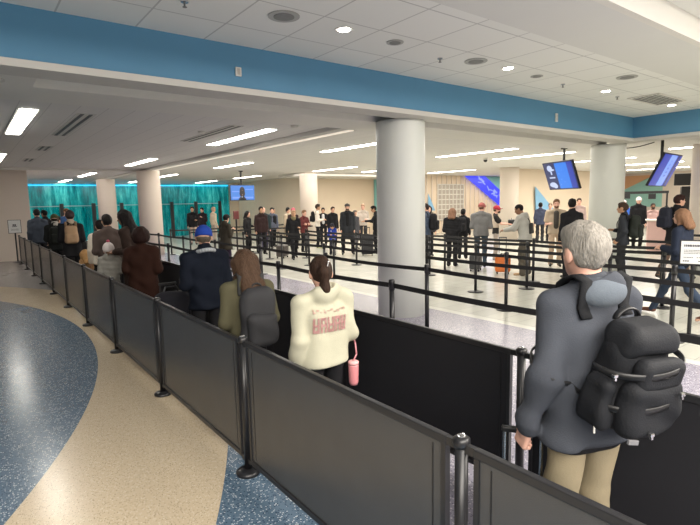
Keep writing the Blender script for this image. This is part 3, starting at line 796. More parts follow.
SKIN = dict(light=(.62, .36, .26), pink=(.66, .38, .29), tan=(.46, .26, .16), brown=(.24, .12, .07), dark=(.10, .055, .035))
def person(loc, az, Hh, label, top, bottom, hair, arms=('down', 'down'), legs='stand', head=(0, 0), lean=0, skin='light',
           vox=.02, shoe=(.03, .03, .03), extra=(), group='travellers in the security queue', twist=0, wide=1.0, turn_r=None):
    """arms = (left, right); head = (turn in degrees to its left, nod down)"""
    x0, y0 = loc; u = Hh/1.75
    if Hh < 1.4: wide *= .95
    t = thing('person', label, 'person', (x0, y0, 0), -R(az), group)
    skm = mat('skin_'+skin, SKIN[skin], .5, .06, 30, spec=.35)
    hs = .235*(.55+.45*u) if Hh > 1.45 else .215
    hs *= (top[2].get('hs', 1) if len(top) > 2 else 1)
    L = R(lean)
    hip = V3(0, 0, .53*Hh)
    def T(p):     # lean of the upper body about the hips
        p = V3(*p)-hip; c, s = math.cos(L), math.sin(L)
        return V3(p[0], p[1]*c+p[2]*s, -p[1]*s+p[2]*c)+hip
    RT = np.array([[1, 0, 0], [0, math.cos(L), math.sin(L)], [0, -math.sin(L), math.cos(L)]])
    # ---- joints
    W = .103*Hh*wide*(top[2].get('shw', 1) if len(top) > 2 else 1)
    sh = {s: T((s*W, 0, .797*Hh)) for s in (-1, 1)}
    el, wr, hk = {}, {}, {}
    for s, nm in ((-1, arms[0]), (1, arms[1])):
        e, w_, k_ = ARM[nm]; b = V3(s*W, 0, .797*Hh)
        el[s] = T(b+V3(s*e[0], e[1], e[2])*Hh); wr[s] = T(b+V3(s*w_[0], w_[1], w_[2])*Hh); hk[s] = k_
    hj = {s: V3(s*.052*Hh, 0, .515*Hh) for s in (-1, 1)}
    kn, an, toe = {}, {}, {}
    for s in (-1, 1):
        if legs == 'walk': fy = .17*Hh*s; lift = .03*Hh if s < 0 else 0
        elif legs == 'stride': fy = .27*Hh*s; lift = .05*Hh if s < 0 else 0
        else: fy = .0; lift = 0
        fx = s*(.058 if legs != 'wide' else .10)*Hh
        an[s] = V3(fx, fy-.012*Hh, .045*Hh+lift); toe[s] = V3(fx+s*.012*Hh, fy+.085*Hh, .022*Hh+lift*.2)
        kn[s] = V3(fx*.95, fy*.45+.018*Hh, .285*Hh)
    # ---- body
    f = Field()
    for s in (-1, 1):
        f.cone((s*.036*Hh, 0, .54*Hh), (s*.038*Hh, 0, .61*Hh), .060*u*wide, .062*u*wide, k=.05, sq=(1, 1.1, 1))
        f.cone(T((s*.040*Hh, 0, .61*Hh)), T((s*.058*Hh, -.005, .73*Hh)), .064*u*wide, .076*u*wide, k=.05, sq=(1, 1.1, 1))
        f.cone(T((s*.016*Hh, -.01, .842*Hh)), sh[s], .040*u, .040*u, k=.035)
        f.cone(sh[s], el[s], .043*u, .034*u, k=.02); f.cone(el[s], wr[s], .034*u, .023*u, k=.012)
        f.cone(hj[s], kn[s], .060*u*wide, .048*u, k=.02); f.cone(kn[s], an[s], .050*u, .033*u, k=.02)
        f.cone(an[s]+V3(0, -.02, -.015), toe[s], .034*u, .024*u, k=.02)
    hy, hp = R(head[0]), R(head[1])
    Rz = np.array([[math.cos(hy), -math.sin(hy), 0], [math.sin(hy), math.cos(hy), 0], [0, 0, 1]])
    Rx = np.array([[1, 0, 0], [0, math.cos(-hp), -math.sin(-hp)], [0, math.sin(-hp), math.cos(-hp)]])
    HR = Rz @ Rx
    nb = T((0, 0, .845*Hh))
    hc = nb+HR @ V3(0, .035*u, max(.06, Hh*.155-hs*.52))
    hc[2] += 0
    def Hd(p): return hc+HR @ (V3(*p)*hs)
    f.cone(nb+V3(0, -.01, -.03), Hd((0, -.08, -.3)), .056*u, .052*u, k=.03)
    f.ell(Hd((0, -.03, .07)), V3(.335, .41, .42)*hs, HR, k=.02)
    f.ell(Hd((0, .09, -.19)), V3(.255, .30, .30)*hs, HR, k=.03)
    f.ell(Hd((0, .25, -.37)), V3(.12, .11, .09)*hs, HR, k=.03)
    f.cone(Hd((0, .36, .0)), Hd((0, .455, -.13)), .03*hs, .062*hs, k=.012)
    f.ell(Hd((0, .34, .10)), V3(.22, .05, .045)*hs, HR, k=.02)
    f.ell(Hd((0, .37, -.25)), V3(.10, .03, .045)*hs, HR, k=.012)
    for s in (-1, 1):
        f.ell(Hd((s*.345, -.03, -.06)), V3(.045, .095, .15)*hs, HR, k=.008)
        f.ell(Hd((s*.13, .42, .015)), V3(.085, .06, .05)*hs, HR, k=.015, op='s')
    if vox <= .01: hv = .0032
    elif vox <= .015: hv = .006
    else: hv = .008
    V, Q = f.mesh(vox)
    hm = [None, None]
    for s in (-1, 1):
        d = wr[s]-el[s]; d /= np.linalg.norm(d)
        inward = RT @ V3(-s, 0, 0)
        if arms[0 if s < 0 else 1] in ('bent', 'forward', 'phone', 'cross', 'strap', 'up'): inward = V3(-s*.5, .0, -.8) if arms[0 if s < 0 else 1] != 'cross' else V3(0, -1, 0)
        n = inward-d*(inward@d); n /= np.linalg.norm(n)
        th = np.cross(n, d)        # left hand: x = y cross z
        if s > 0: th = -th
        Mx = np.stack([th, n, d], 1)*u
        hv_, hq = hand(hk[s], hv)
        P = hv_ @ Mx.T+wr[s]
        hq2 = hq if s < 0 else hq[:, ::-1]
        Q = np.concatenate([Q, hq2+len(V)]); V = np.concatenate([V, P])
        hm[0 if s < 0 else 1] = wr[s]+d*.07*u+n*.03*u
    to_mesh('body', V, Q, skm, t)
    for s in (-1, 1):
        e = bpy.data.objects.new('eye', eye_mesh()); COL.objects.link(e); e.parent = t
        e.location = Hd((s*.13, .335, .015)); e.scale = (.045*hs, .035*hs, .028*hs)
    # ---- clothes
    kind, col = top[0], top[1]
    o = dict(e=.020, hem=.47, sleeve=.95, amp=.004)
    o.update(dict(jacket=dict(), hoodie=dict(e=.024, hem=.475, amp=.006), sweater=dict(e=.016, hem=.50), tshirt=dict(e=.013, hem=.49, sleeve=-1),
                  puffer=dict(e=.038, hem=.45, amp=.007), coat=dict(e=.028, hem=.27), shirt=dict(e=.013, hem=.5)).get(kind, {}))
    if len(top) > 2: o.update(top[2])
    e = o['e']*u; hem = o['hem']*Hh
    j = Field()
    for s in (-1, 1):
        flare = .012*u if kind == 'coat' else 0
        j.cone((s*.045*Hh, 0, min(hem-.0, .5*Hh)), (s*.042*Hh, 0, .61*Hh), .092*u*wide+e+flare*2, .074*u*wide+e, k=.06, sq=(1, 1.05, 1))
        if kind == 'coat': j.cone((s*.05*Hh, 0, hem-.02), (s*.045*Hh, 0, .5*Hh), .100*u*wide+e, .088*u*wide+e, k=.06, sq=(1, 1.05, 1))
        j.cone(T((s*.041*Hh, 0, .61*Hh)), T((s*.058*Hh, -.004, .73*Hh)), .068*u*wide+e, .080*u*wide+e*.8, k=.05, sq=(1, 1.08, 1))
        j.cone(T((s*.014*Hh, -.012, .838*Hh)), sh[s]+V3(0, 0, -.002), .042*u+e*.45, .040*u+e*.8, k=.04)
    j.cone(T((0, -.016, .70*Hh)), T((0, -.016, .825*Hh)), .075*u+e*.7, .052*u+e*.6, k=.05, sq=(1, 1.0, 1))
    j.plane((0, 0, hem), (0, 0, -1), k=.012)
    if kind in ('hoodie', 'jacket') and not o.get('nohem'):
        j.cone((-.045*Hh, 0, hem+.02), (.045*Hh, 0, hem+.02), .088*u*wide+e*.9, k=.01, sq=(1, 1.05, 2.2))
    for s in (-1, 1):
        if o['sleeve'] > 0:
            we = el[s]+(wr[s]-el[s])*o['sleeve']
            j.cone(sh[s], el[s], .042*u+e*.85, .036*u+e*.85, k=.025); j.cone(el[s], we, .038*u+e*.9, .028*u+e*.55, k=.02)
            if kind in ('hoodie', 'sweater', 'jacket'): j.cone(we-(wr[s]-el[s])*.10, we, .030*u+e*.6, .028*u+e*.45, k=.006)
        else:
            j.cone(sh[s], sh[s]+(el[s]-sh[s])*.62, .047*u+e*1.2, .046*u+e*1.4, k=.02)
    if kind in ('hoodie',) or o.get('hood'):
        j.ell(T((0, -.055*u, .838*Hh)), V3(.125, .075, .085)*u, RT, k=.03)
        j.ell(T((0, -.045*u, .885*Hh)), V3(.075, .055, .055)*u, RT, k=.01, op='s')
        j.cone(T((0, -.01, .842*Hh)), T((0, .045*u, .815*Hh)), .075*u, .06*u, k=.02)
    elif kind in ('jacket', 'coat', 'puffer'):
        j.cone(T((0, -.008, .83*Hh)), T((0, .0, .868*Hh)), .078*u, .068*u, k=.015)
    else:
        j.cone(T((0, -.005, .828*Hh)), T((0, .0, .848*Hh)), .070*u, .064*u, k=.015)
    if not o.get('nocut'):
        j.ell(T((0, .012, .895*Hh)), V3(.062, .066, .06)*u, RT, k=.006, op='s')
    seed = int(abs(x0*100+y0*10)) % 9999
    if kind == 'puffer':
        j.noise = lambda X, Y, Z, a=o['amp']: a*np.abs(np.sin(Z*42+.6*np.sin(X*9)))-a*.5
    else: j.noise = folds(o['amp'], 24, seed)
    V, Q = j.mesh(vox)
    jk = to_mesh(dict(tshirt='t_shirt').get(kind, kind), V, Q, cloth(col), t)
    b = Field(); kb, cb = bottom[0], bottom[1]; be = dict(jeans=.012, trousers=.018, baggy=.028, leggings=.008, shorts=.03)[kb]*u
    for s in (-1, 1):
        b.cone((s*.040*Hh, 0, .56*Hh), (s*.05*Hh, 0, .51*Hh), .066*u*wide+be*.3, .074*u*wide+be*.3, k=.05, sq=(1, 1.05, 1))
        if kb == 'shorts': b.cone(hj[s], hj[s]+(kn[s]-hj[s])*.95, .082*u+be, .07*u+be, k=.03)
        else:
            b.cone(hj[s], kn[s], .069*u*wide+be*.45, .054*u+be, k=.03)
            b.cone(kn[s], an[s]+V3(0, 0, .0), .054*u+be, .042*u+be*.9, k=.02)
    b.noise = folds(.008 if kb != 'leggings' else .001, 30, seed+5)
    V, Q = b.mesh(vox); to_mesh('trousers' if kb != 'shorts' else 'shorts', V, Q, cloth(cb), t)
    for s in (-1, 1):
        q = Field(); q.cone(an[s]+V3(0, -.022, -.012*u), toe[s]+V3(0, .012, .004), .040*u, .031*u, k=.02, sq=(1, 1, 1)); q.cone(an[s]+V3(0, -.005, -.01), an[s]+V3(0, -.005, .03), .040*u, .042*u, k=.02)
        q.plane((0, 0, max(.0, an[s][2]-.048*Hh)+.001), (0, 0, -1))
        V, Q = q.mesh(min(vox, .014)); to_mesh('shoe', V, Q, cloth(shoe, .6), t)
    # ---- hair and headgear
    hk_, hcol = hair[0], hair[1]
    if hk_ != 'none':
        a = Field(); big = dict(short=1.07, buzz=1.03, long=1.10, ponytail=1.06, bun=1.06, cap=1.04, beanie=1.02, bob=1.12, curly=1.22, afro=1.55, balding=1.035, hood=1.0).get(hk_, 1.07)
        a.ell(Hd((0, -.06, .09)), V3(.345, .43, .43)*hs*big, HR, k=.02)
        if hk_ == 'short': a.ell(Hd((0, .10, .33)), V3(.30, .30, .20)*hs, HR, k=.03)
        if hk_ == 'afro': a.ell(Hd((0, -.12, .1)), V3(.55, .55, .52)*hs, HR, k=.03)
        if hk_ == 'curly': a.ell(Hd((0, -.08, .2)), V3(.42, .45, .35)*hs, HR, k=.03)
        # face opening
        a.ell(Hd((0, .52, -.22)), V3(.34, .38, .52)*hs, HR, k=.03, op='s')
        n = HR @ V3(0, .25, -1)
        a.plane(Hd((0, -.1, -.30 if hk_ in ('short', 'bun', 'ponytail', 'curly', 'afro') else -.24)), n, k=.02)
        for s in (-1, 1):
            if hk_ not in ('long', 'bob', 'afro'): a.ell(Hd((s*.40, .02, -.16)), V3(.12, .15, .22)*hs, HR, k=.02, op='s')
        if any(x_[0] in ('cap', 'beanie', 'pompom_hat') for x_ in extra): a.plane(Hd((0, 0, .02)), HR @ V3(0, 0, 1), k=.02)
        if hk_ == 'balding': a.ell(Hd((0, .12, .55)), V3(.33, .5, .42)*hs, HR, k=.03, op='s')
        if hk_ in ('long', 'bob'):
            ln = -.62 if hk_ == 'bob' else hair[2] if len(hair) > 2 else -1.15
            for s in (-1, 0, 1):
                a.cone(Hd((s*.20, -.16-.1*(s == 0), .05)), Hd((s*.27, -.56-.10*(s == 0), ln)), .26*hs, .20*hs, k=.05)
            for s in (-1, 1): a.cone(Hd((s*.33, .0, .1)), Hd((s*.37, -.06, ln*.8)), .12*hs, .11*hs, k=.04)
        if hk_ == 'ponytail':
            a.cone(Hd((0, -.42, .18)), Hd((0, -.56, .02)), .13*hs, .15*hs, k=.03); a.cone(Hd((0, -.56, .02)), Hd((0, -.52, -.50)), .15*hs, .14*hs, k=.04); a.cone(Hd((0, -.52, -.5)), Hd((.04, -.46, -.95)), .14*hs, .07*hs, k=.03)
        if hk_ == 'bun': a.ell(Hd((0, -.48, .30)), V3(.2, .2, .2)*hs, HR, k=.02)
        if vox <= .015: a.noise = fuzz(.0035, 70, seed)
        V, Q = a.mesh(min(vox, .012)); to_mesh('hair', V, Q, mat('hair_%d%d%d' % tuple(int(c*200) for c in hcol), hcol, 0.6, .55, 55, spec=.12, bump=.9, bscale=70, stretch=(1.6, 1.6, .5)), t)
    for ex in extra:
        k0, c0 = ex[0], ex[1]; q = Field()
        if k0 == 'cap':
            q.ell(Hd((0, -.05, .08)), V3(.40, .48, .47)*hs, HR, k=.02); q.plane(Hd((0, 0, -.04)), HR @ V3(0, -.28, -1))
            q.ell(Hd((0, .50, .10)), V3(.27, .28, .035)*hs, HR, k=.03)
        elif k0 == 'flat_cap':
            q.ell(Hd((0, .02, .27)), V3(.42, .52, .24)*hs, HR, k=.02); q.plane(Hd((0, 0, .17)), HR @ V3(0, 0, -1)); q.ell(Hd((0, .46, .2)), V3(.26, .2, .04)*hs, HR, k=.03)
        elif k0 in ('beanie', 'pompom_hat'):
            q.ell(Hd((0, -.05, .12)), V3(.40, .48, .50)*hs, HR, k=.02); q.plane(Hd((0, 0, .04)), HR @ V3(0, .2, -1))
            q.cone(Hd((0, -.05, .10)), Hd((0, -.05, .14)), .41*hs, k=.01, sq=(1, .86, 1))
        elif k0 == 'beard':
            q.ell(Hd((0, .17, -.30)), V3(.25, .28, .22)*hs, HR, k=.02); q.ell(Hd((0, .46, -.10)), V3(.15, .2, .17)*hs, HR, k=.02, op='s'); q.plane(Hd((0, .05, 0)), HR @ V3(0, -1, 0), k=.02); q.plane(Hd((0, 0, -.12)), HR @ V3(0, 0, 1), k=.02)
        elif k0 == 'mask':
            q.ell(Hd((0, .19, -.22)), V3(.24, .30, .22)*hs, HR, k=.02); q.plane(Hd((0, .1, 0)), HR @ V3(0, -1, 0), k=.02)
        elif k0 == 'collar':      # pale fleece band round the neckline
            ps = [Vector(T((.098*u*math.sin(a_), -.030*u+.085*u*math.cos(a_), .842*Hh-.022*u*math.sin(a_)**2+.012*u*(math.cos(a_) < 0)))) for a_ in np.linspace(0, 2*math.pi, 22)]
            G().tube(ps, .022*u, 8).done('collar', cloth(c0), t, True); continue
        elif k0 == 'hood':
            q.ell(T((0, -.062*u, .832*Hh)), V3(.120, .070, .075)*u, RT, k=.03); q.ell(T((0, -.035*u, .885*Hh)), V3(.080, .062, .070)*u, RT, k=.01, op='s')
            q.cone(T((.075*u, .0, .848*Hh)), T((.045*u, .085*u, .80*Hh)), .030*u, .022*u, k=.02); q.cone(T((-.075*u, .0, .848*Hh)), T((-.045*u, .085*u, .80*Hh)), .030*u, .022*u, k=.02)
            q.noise = folds(.005, 30, 2)
        elif k0 == 'pompom': q.ell(Hd((0, -.05, .68)), V3(.13, .13, .12)*hs, HR)
        elif k0 == 'undershirt':
            q.cone((-.045*Hh, 0, hem), (.045*Hh, 0, hem), .082*u*wide+e*.45, k=.02, sq=(1, 1.1, 1.6)); q.plane((0, 0, hem-.055), (0, 0, -1))
        elif k0 == 'vest':
            for s in (-1, 1): q.cone(T((s*.045*Hh, .0, .60*Hh)), T((s*.058*Hh, 0, .76*Hh)), .082*u*wide+e, .084*u*wide+e, k=.05, sq=(1, 1.05, 1))
            q.ell(T((0, .2, .74*Hh)), V3(.06, .12, .2)*u, RT, k=.02, op='s'); q.plane(T((0, 0, .60*Hh)), (0, 0, -1))
        elif k0 == 'scarf': q.cone(T((0, .0, .835*Hh)), T((0, .01, .858*Hh)), .095*u, .085*u, k=.02)
        elif k0 == 'shirt_front':
            q.cone(T((0, .075*u, .60*Hh)), T((0, .085*u, .80*Hh)), .045*u+e*.8, .05*u+e*.6, k=.03, sq=(1, 1.0, 1))
        elif k0 == 'logo':
            q.ell(T((.05*Hh, .105*u+e, .76*Hh)), V3(.04, .012, .025)*u, RT)
        if not q.p: continue
        V, Q = q.mesh(min(vox, .010)); to_mesh(k0, V, Q, cloth(c0), t)
    for nm, m_ in (('mouth', mat('lips', tuple(c*.75 for c in SKIN[skin]), .5)),):
        G().ball(Hd((0, .385, -.255)), 1, (.075*hs, .018*hs, .022*hs), 10).done(nm, m_, t, True)
    P = dict(root=t, loc=(x0, y0), az=az, H=Hh, u=u, jacket=j, hands=hm, Hd=Hd, wr=wr, el=el, sh=sh, T=T)
    def world(p): c, s = math.cos(-R(az)), math.sin(-R(az)); return Vector((x0+p[0]*c-p[1]*s, y0+p[0]*s+p[1]*c, p[2]))
    P['world'] = world
    return P

def march(P, o, d, smax=.45):
    """outermost surface of the clothes along d from o (person's own frame)"""
    ts = np.linspace(smax, .0, 240); pts = V3(*o)+np.outer(ts, V3(*d))
    v = P['jacket'].at(pts); i = np.argmax(v < 0)
    return pts[i]
def ribbon(pts, nrm, width, thick):
    """closed strip mesh following pts; nrm = outward direction at each point"""
    g = bmesh.new(); rings = []
    for i, p in enumerate(pts):
        a = pts[max(0, i-1)]; b = pts[min(len(pts)-1, i+1)]; tdir = Vector(b-a).normalized()
        n = Vector(nrm[i]).normalized(); sd = tdir.cross(n).normalized(); n = sd.cross(tdir).normalized(); p = Vector(p)
        rings.append([g.verts.new(p+sd*x*width/2+n*z) for x, z in ((-1, 0), (-.9, thick), (.9, thick), (1, 0))])
    for A, B in zip(rings[:-1], rings[1:]):
        for i in range(4): g.faces.new((A[i], A[(i+1) % 4], B[(i+1) % 4], B[i]))
    g.faces.new(rings[0]); g.faces.new(list(reversed(rings[-1])))
    return g
def ribbon_obj(name, pts, nrm, width, thick, m, parent, off):
    b = ribbon(pts, nrm, width, thick); q = G(); q.bm.free(); q.bm = b
    return q.done(name, m, parent, True, off)
def backpack(P, label, col, size=(.30, .17, .46), zc=.68, vox=None, detail=0, sx=.055, pocket=None, xo=0, tilt=0, group='backpacks worn in the queue', strapcol=None):
    """a pack worn on the back; size = width, depth, height"""
    Hh, u = P['H'], P['u']; w_, d_, h_ = size
    b0 = march(P, (0, 0, zc*Hh), (0, -1, 0))
    c = V3(xo, b0[1]-d_/2+.012-max(0, math.sin(tilt))*h_*.20, zc*Hh)
    off = V3(xo, c[1], c[2]-h_/2)
    t = thing('backpack', label, 'backpack', P['world'](off), -R(P['az']), group)
    m = cloth(col, .7); vox = vox or .014
    Rm = np.array(Matrix.Rotation(tilt, 3, 'X'))
    f = Field(); f.box(c, (w_/2, d_/2, h_/2), min(.10, d_*.48), Rm, taper=.14+tilt*.6)
    f.noise = folds(.009 if detail else .005, 18, 3)
    V, Q = f.mesh(vox); to_mesh('main_pack', V, Q, m, t, off)
    pc = pocket or col
    f = Field(); f.box(c+Rm @ V3(0, -d_/2+.005, -h_*.19), (w_*.40, .050, h_*.28), .048, Rm)
    f.noise = folds(.007 if detail else .003, 22, 7)
    V, Q = f.mesh(vox); to_mesh('front_pocket', V, Q, cloth(pc, .7), t, off)
    sc = cloth(strapcol or tuple(x*.6 for x in col), .8)
    for s in (-1, 1):
        pts, nr = [], []
        for th in np.radians(np.linspace(150, -35-25*detail, 18)):
            d = V3(0, math.cos(th), math.sin(th)); o_ = P['T']((s*sx*Hh, 0, .74*Hh))
            pts.append(march(P, o_, d)+d*(.003+.012*detail)); nr.append(d)
        ribbon_obj('shoulder_strap', pts, nr, .055*u, .012, sc, t, off)
    top = c+Rm @ V3(0, 0, h_/2)
    g = G(); hp = [Vector(top+V3(.04*math.cos(a), .02, .035*math.sin(a)-.004)-off) for a in np.linspace(0, math.pi, 8)]
    g.tube(hp, .007, 6).done('carry_handle', sc, t)
    g = G(); zr = w_*.40
    zp = [Vector(c+V3(w_*.44*math.cos(a), -d_*.28, h_*.43*math.sin(a))-off) for a in np.linspace(.1, math.pi-.1, 12)]
    P['pack'] = dict(t=t, off=off, c=c, size=size, m=m, Rm=Rm)
    return P['pack']

# ------------------------------------------------------------------ people
BLK = (.012, .012, .014); NAVY = (.014, .022, .045); DK = (.03, .03, .034); JEAN = (.035, .06, .11)
BLACKH = (.012, .010, .010); BROWN = (.065, .035, .02); LBROWN = (.16, .085, .045); GREY = (.30, .275, .24)

# -- the man in the foreground
man = person((2.19, 1.12), 20, 1.79, 'grey-haired man in dark grey hoodie and khaki trousers, foreground right, wearing a black backpack',
             ('hoodie', (.058, .064, .078), dict(e=.034, hem=.450, amp=.009, shw=.86, hs=1.07)), ('trousers', (.27, .225, .145)), ('short', (.27, .25, .22)),
             arms=('handle', 'down'), head=(-4, 3), skin='pink', vox=.0085, wide=1.12, extra=(('undershirt', BLK), ('hood', (.12, .14, .165))), group='travellers in the queue lane between the panels')
def detailed_pack(P):
    k = backpack(P, 'large black backpack with buckles on the grey-haired man', (.016, .017, .020), (.35, .22, .43), .648, .009, 1, pocket=(.018, .019, .022), xo=.02, tilt=.17, sx=.060, group='x')
    t, off, c, Rm = k['t'], k['off'], k['c'], k['Rm']; del t['group']
    w_, d_, h_ = k['size']; Hh = P['H']
    fab = cloth((.016, .017, .020), .7); blk = M['black']
    def L(*p): return c+Rm @ V3(*p)
    def part(nm, pos, half, rad, amp, fz, seed, tp=0):
        f = Field(); f.box(L(*pos), half, rad, Rm, taper=tp); f.noise = folds(amp, fz, seed)
        V, Q = f.mesh(.008); to_mesh(nm, V, Q, fab, t, off)
    part('top_lid', (0, -.01, h_*.42), (w_*.40, d_*.47, .065), .06, .009, 24, 11, .15)
    part('upper_pocket', (.01, -d_/2-.005, h_*.15), (w_*.33, .040, h_*.15), .036, .006, 34, 13, .1)
    part('side_pocket', (-w_*.47, -.01, -h_*.20), (.040, d_*.36, h_*.26), .036, .007, 32, 12, .2)
    part('side_pocket', (w_*.47, -.01, -h_*.20), (.040, d_*.36, h_*.26), .036, .007, 32, 14, .2)
    for z_ in (.20, -.14):
        pts, nr = [], []
        for a in np.linspace(-1.75, 1.75, 22):
            pts.append(L(w_*.525*math.sin(a), -d_*.53*math.cos(a)-.040*max(0, math.cos(a)), h_*z_+.02*math.sin(a))); nr.append(Rm @ V3(math.sin(a), -math.cos(a), 0))
        ribbon_obj('compression_strap', pts, nr, .028, .006, blk, t, off)
    for p in ((-w_*.50, -.085, h_*.16), (.08, -d_/2-.062, h_*.0), (-.04, -d_/2-.068, -h_*.36)):
        q = Vector(L(*p)-off); G().box(q, (.020, .016, .014), bev=.003).box(q+Vector((0, 0, -.012)), (.009, .01, .014)).done('buckle', M['chrome'], t)
    G().box(Vector(L(-w_*.30, -d_/2-.05, -h_*.44)-off), (.05, .012, .020), Matrix.Rotation(.2, 3, 'Y'), bev=.003).done('label_patch', mat('grey_patch', (.16, .16, .17)), t)
    q = Vector(L(-w_*.55, -.05, -h_*.40)-off); G().cyl(q, q+Vector((0, 0, -.03)), .004).done('zip_puller', M['white'], t)
    hp = [Vector(L(.055*math.cos(a), .07, h_*.5+.045*math.sin(a)+.012)-off) for a in np.linspace(0, math.pi, 14)]
    ribbon_obj('grab_handle', [np.array(v_)+off for v_ in hp], [Rm @ V3(math.cos(a), 0, math.sin(a)) for a in np.linspace(0, math.pi, 14)], .03, .008, blk, t, off)
    for s in (-1, 1):      # webbing from the armpit down to the foot of the pack
        pts, nr = [], []
        for i in range(12):
            v = i/11; ang = 20-112*v; d = V3(s*math.cos(R(ang)), math.sin(R(ang)), 0); z = (.70-.18*v)*Hh
            pts.append(march(P, (s*.02, 0, z), d, .32)+d*.004); nr.append(d)
        ribbon_obj('lower_strap', pts, nr, .024, .006, blk, t, off)
detailed_pack(man)

def suitcase(label, loc, rz, size, col, handle=.5, group='rolling suitcases', hm=None, tiltx=0):
    w_, d_, h_ = size
    t = thing('suitcase', label, 'suitcase', (loc[0], loc[1], 0), rz, group)
    z0 = .055
    m = mat('luggage_%02x%02x%02x' % tuple(int(255*c) for c in col), col, .45, .08)
    f = Field(); f.box((0, 0, z0+h_/2), (w_/2, d_/2, h_/2), .05)
    V, Q = f.mesh(.012); to_mesh('shell', V, Q, m, t)
    for i in range(5):
        for s in (-1, 1): G().box((-w_*.34+i*w_*.17, s*d_/2, z0+h_*.5), (.012, .008, h_*.78), bev=.002).done('rib', m, t)
    for sx in (-1, 1):
        for sy in (-1, 1):
            G().cyl((sx*(w_/2-.05)-.011, sy*(d_/2-.04), .026), (sx*(w_/2-.05)+.011, sy*(d_/2-.04), .026), .026, seg=14).box((sx*(w_/2-.05), sy*(d_/2-.04), .045), (.03, .02, .03)).done('wheel', M['rubber'], t)
    g = G().tube([Vector((-.05, 0, z0+h_)), Vector((-.045, 0, z0+h_+.025)), Vector((.045, 0, z0+h_+.025)), Vector((.05, 0, z0+h_))], .010, 8).done('top_handle', M['black'], t)
    if handle:
        hmat = hm or M['black']
        for sx in (-1, 1): G().cyl((sx*.085, d_/2-.025, z0+h_-.02), (sx*.085, d_/2-.025, z0+h_+handle), .009, seg=10).done('telescopic_tube', hmat, t)
        G().box((0, d_/2-.025, z0+h_+handle), (.20, .03, .028), bev=.008).done('grip', M['black'], t)
    return t
hx = man['world'](man['hands'][0])
suitcase('suitcase hidden behind the front panel, with bright telescopic handle held by the grey-haired man', (hx.x+.0, hx.y+.02), R(-55), (.36, .22, .46), (.03, .03, .035), max(.2, hx.z-.515+.0), hm=M['chrome'])

# -- woman in the pale yellow hoodie
wom = person((1.95, 2.89), 4, 1.53, 'person in pale yellow hoodie with pink back print and dark ponytail, middle of the lane',
             ('hoodie', (.48, .465, .355), dict(e=.036, hem=.505, amp=.009)), ('leggings', BLK), ('ponytail', (.035, .02, .014)), arms=('down', 'bent'), head=(-18, 8),
             vox=.0085, wide=1.10, group='travellers in the queue lane between the panels')
def back_print(P, name, shapes, m):
    """thin print patches pressed on the back of the garment; shapes = (x0, z0, x1, z1) in the person's frame"""
    bm = bmesh.new()
    for x0, z0, x1, z1 in shapes:
        nx, nz = max(1, int(abs(x1-x0)/.012)), max(1, int(abs(z1-z0)/.012))
        vs_ = [[bm.verts.new(Vector(march(P, (x0+(x1-x0)*i/nx, 0, z0+(z1-z0)*k/nz), (0, -1, 0)))+Vector((0, -.0095, 0))) for k in range(nz+1)] for i in range(nx+1)]
        for i in range(nx):
            for k in range(nz): bm.faces.new((vs_[i][k], vs_[i+1][k], vs_[i+1][k+1], vs_[i][k+1]))
    r = bmesh.ops.solidify(bm, geom=bm.faces[:], thickness=.002)
    me = bpy.data.meshes.new(name); bm.to_mesh(me); bm.free()
    return link(name, me, m, P['root'])
pk = mat('faded_pink_print', (.62, .36, .35), .8, .2, 40); pk2 = mat('pale_pink_print', (.62, .44, .38), .8, .2, 40)
sh_ = []
xx = -.135
for i, wl in enumerate((.045, .045, .05, .045, .04)):     # tall block letters
    sh_.append((xx, 1.015, xx+.014, 1.12)); sh_.append((xx+wl-.014, 1.015, xx+wl, 1.12))
    sh_.append((xx+.014, 1.10 if i % 2 else 1.015, xx+wl-.014, 1.12 if i % 2 else 1.035)); sh_.append((xx+.014, 1.06, xx+wl-.014, 1.075)); xx += wl+.008
back_print(wom, 'block_lettering', sh_, pk)
back_print(wom, 'script_lettering', [(-.13+.026*i, 1.155+.008*math.sin(i*1.7), -.13+.026*i+.018, 1.163+.008*math.sin(i*1.7)+.006*(i % 2)) for i in range(10)]+[(-.13, 1.15, -.122, 1.18), (-.05, 1.155, -.044, 1.178)], pk2)
G().box(Vector(wom['Hd']((.08, -.56, .12))), (.012, .012, .10), Matrix.Rotation(.35, 3, 'Y'), bev=.003).done('hair_clip', M['chrome'], wom['root'])
q = wom['world'](wom['hands'][1])
t = thing('tumbler', 'pink tumbler hanging at the right side of the person in the yellow hoodie', 'bottle', (2.14, 2.80, .585))
G().lathe([(.028, 0), (.034, .02), (.038, .14), (.038, .15)], seg=24).done('bottle_body', mat('pink_bottle', (.75, .28, .30), .35), t, True)
G().lathe([(.039, .15), (.039, .172), (.03, .178)], seg=24).done('lid', mat('pink_lid', (.80, .42, .42), .4), t, True)
G().tube([Vector((.0, 0, .175)), Vector((.03, 0, .22)), Vector((.035, .02, .30)), Vector((.02, .03, .36))], .006, 6).done('carry_strap', mat('pink_strap', (.6, .25, .28)), t, True)

# -- woman with the grey backpack
bw = person((1.76, 3.68), 6, 1.54, 'brown-haired person in olive jacket carrying a large grey backpack in the lane', ('jacket', (.085, .078, .045), dict(e=.028, hood=True, hem=.49)), ('jeans', BLK), ('long', (.065, .038, .024), -1.0),
            head=(12, 6), arms=('bent', 'bent'), vox=.0095, group='travellers in the queue lane between the panels', wide=1.02)
backpack(bw, 'dark grey backpack worn over the olive jacket', (.036, .036, .039), (.31, .18, .46), .665, .01, 1, xo=.02, strapcol=(.03, .03, .03))['t']

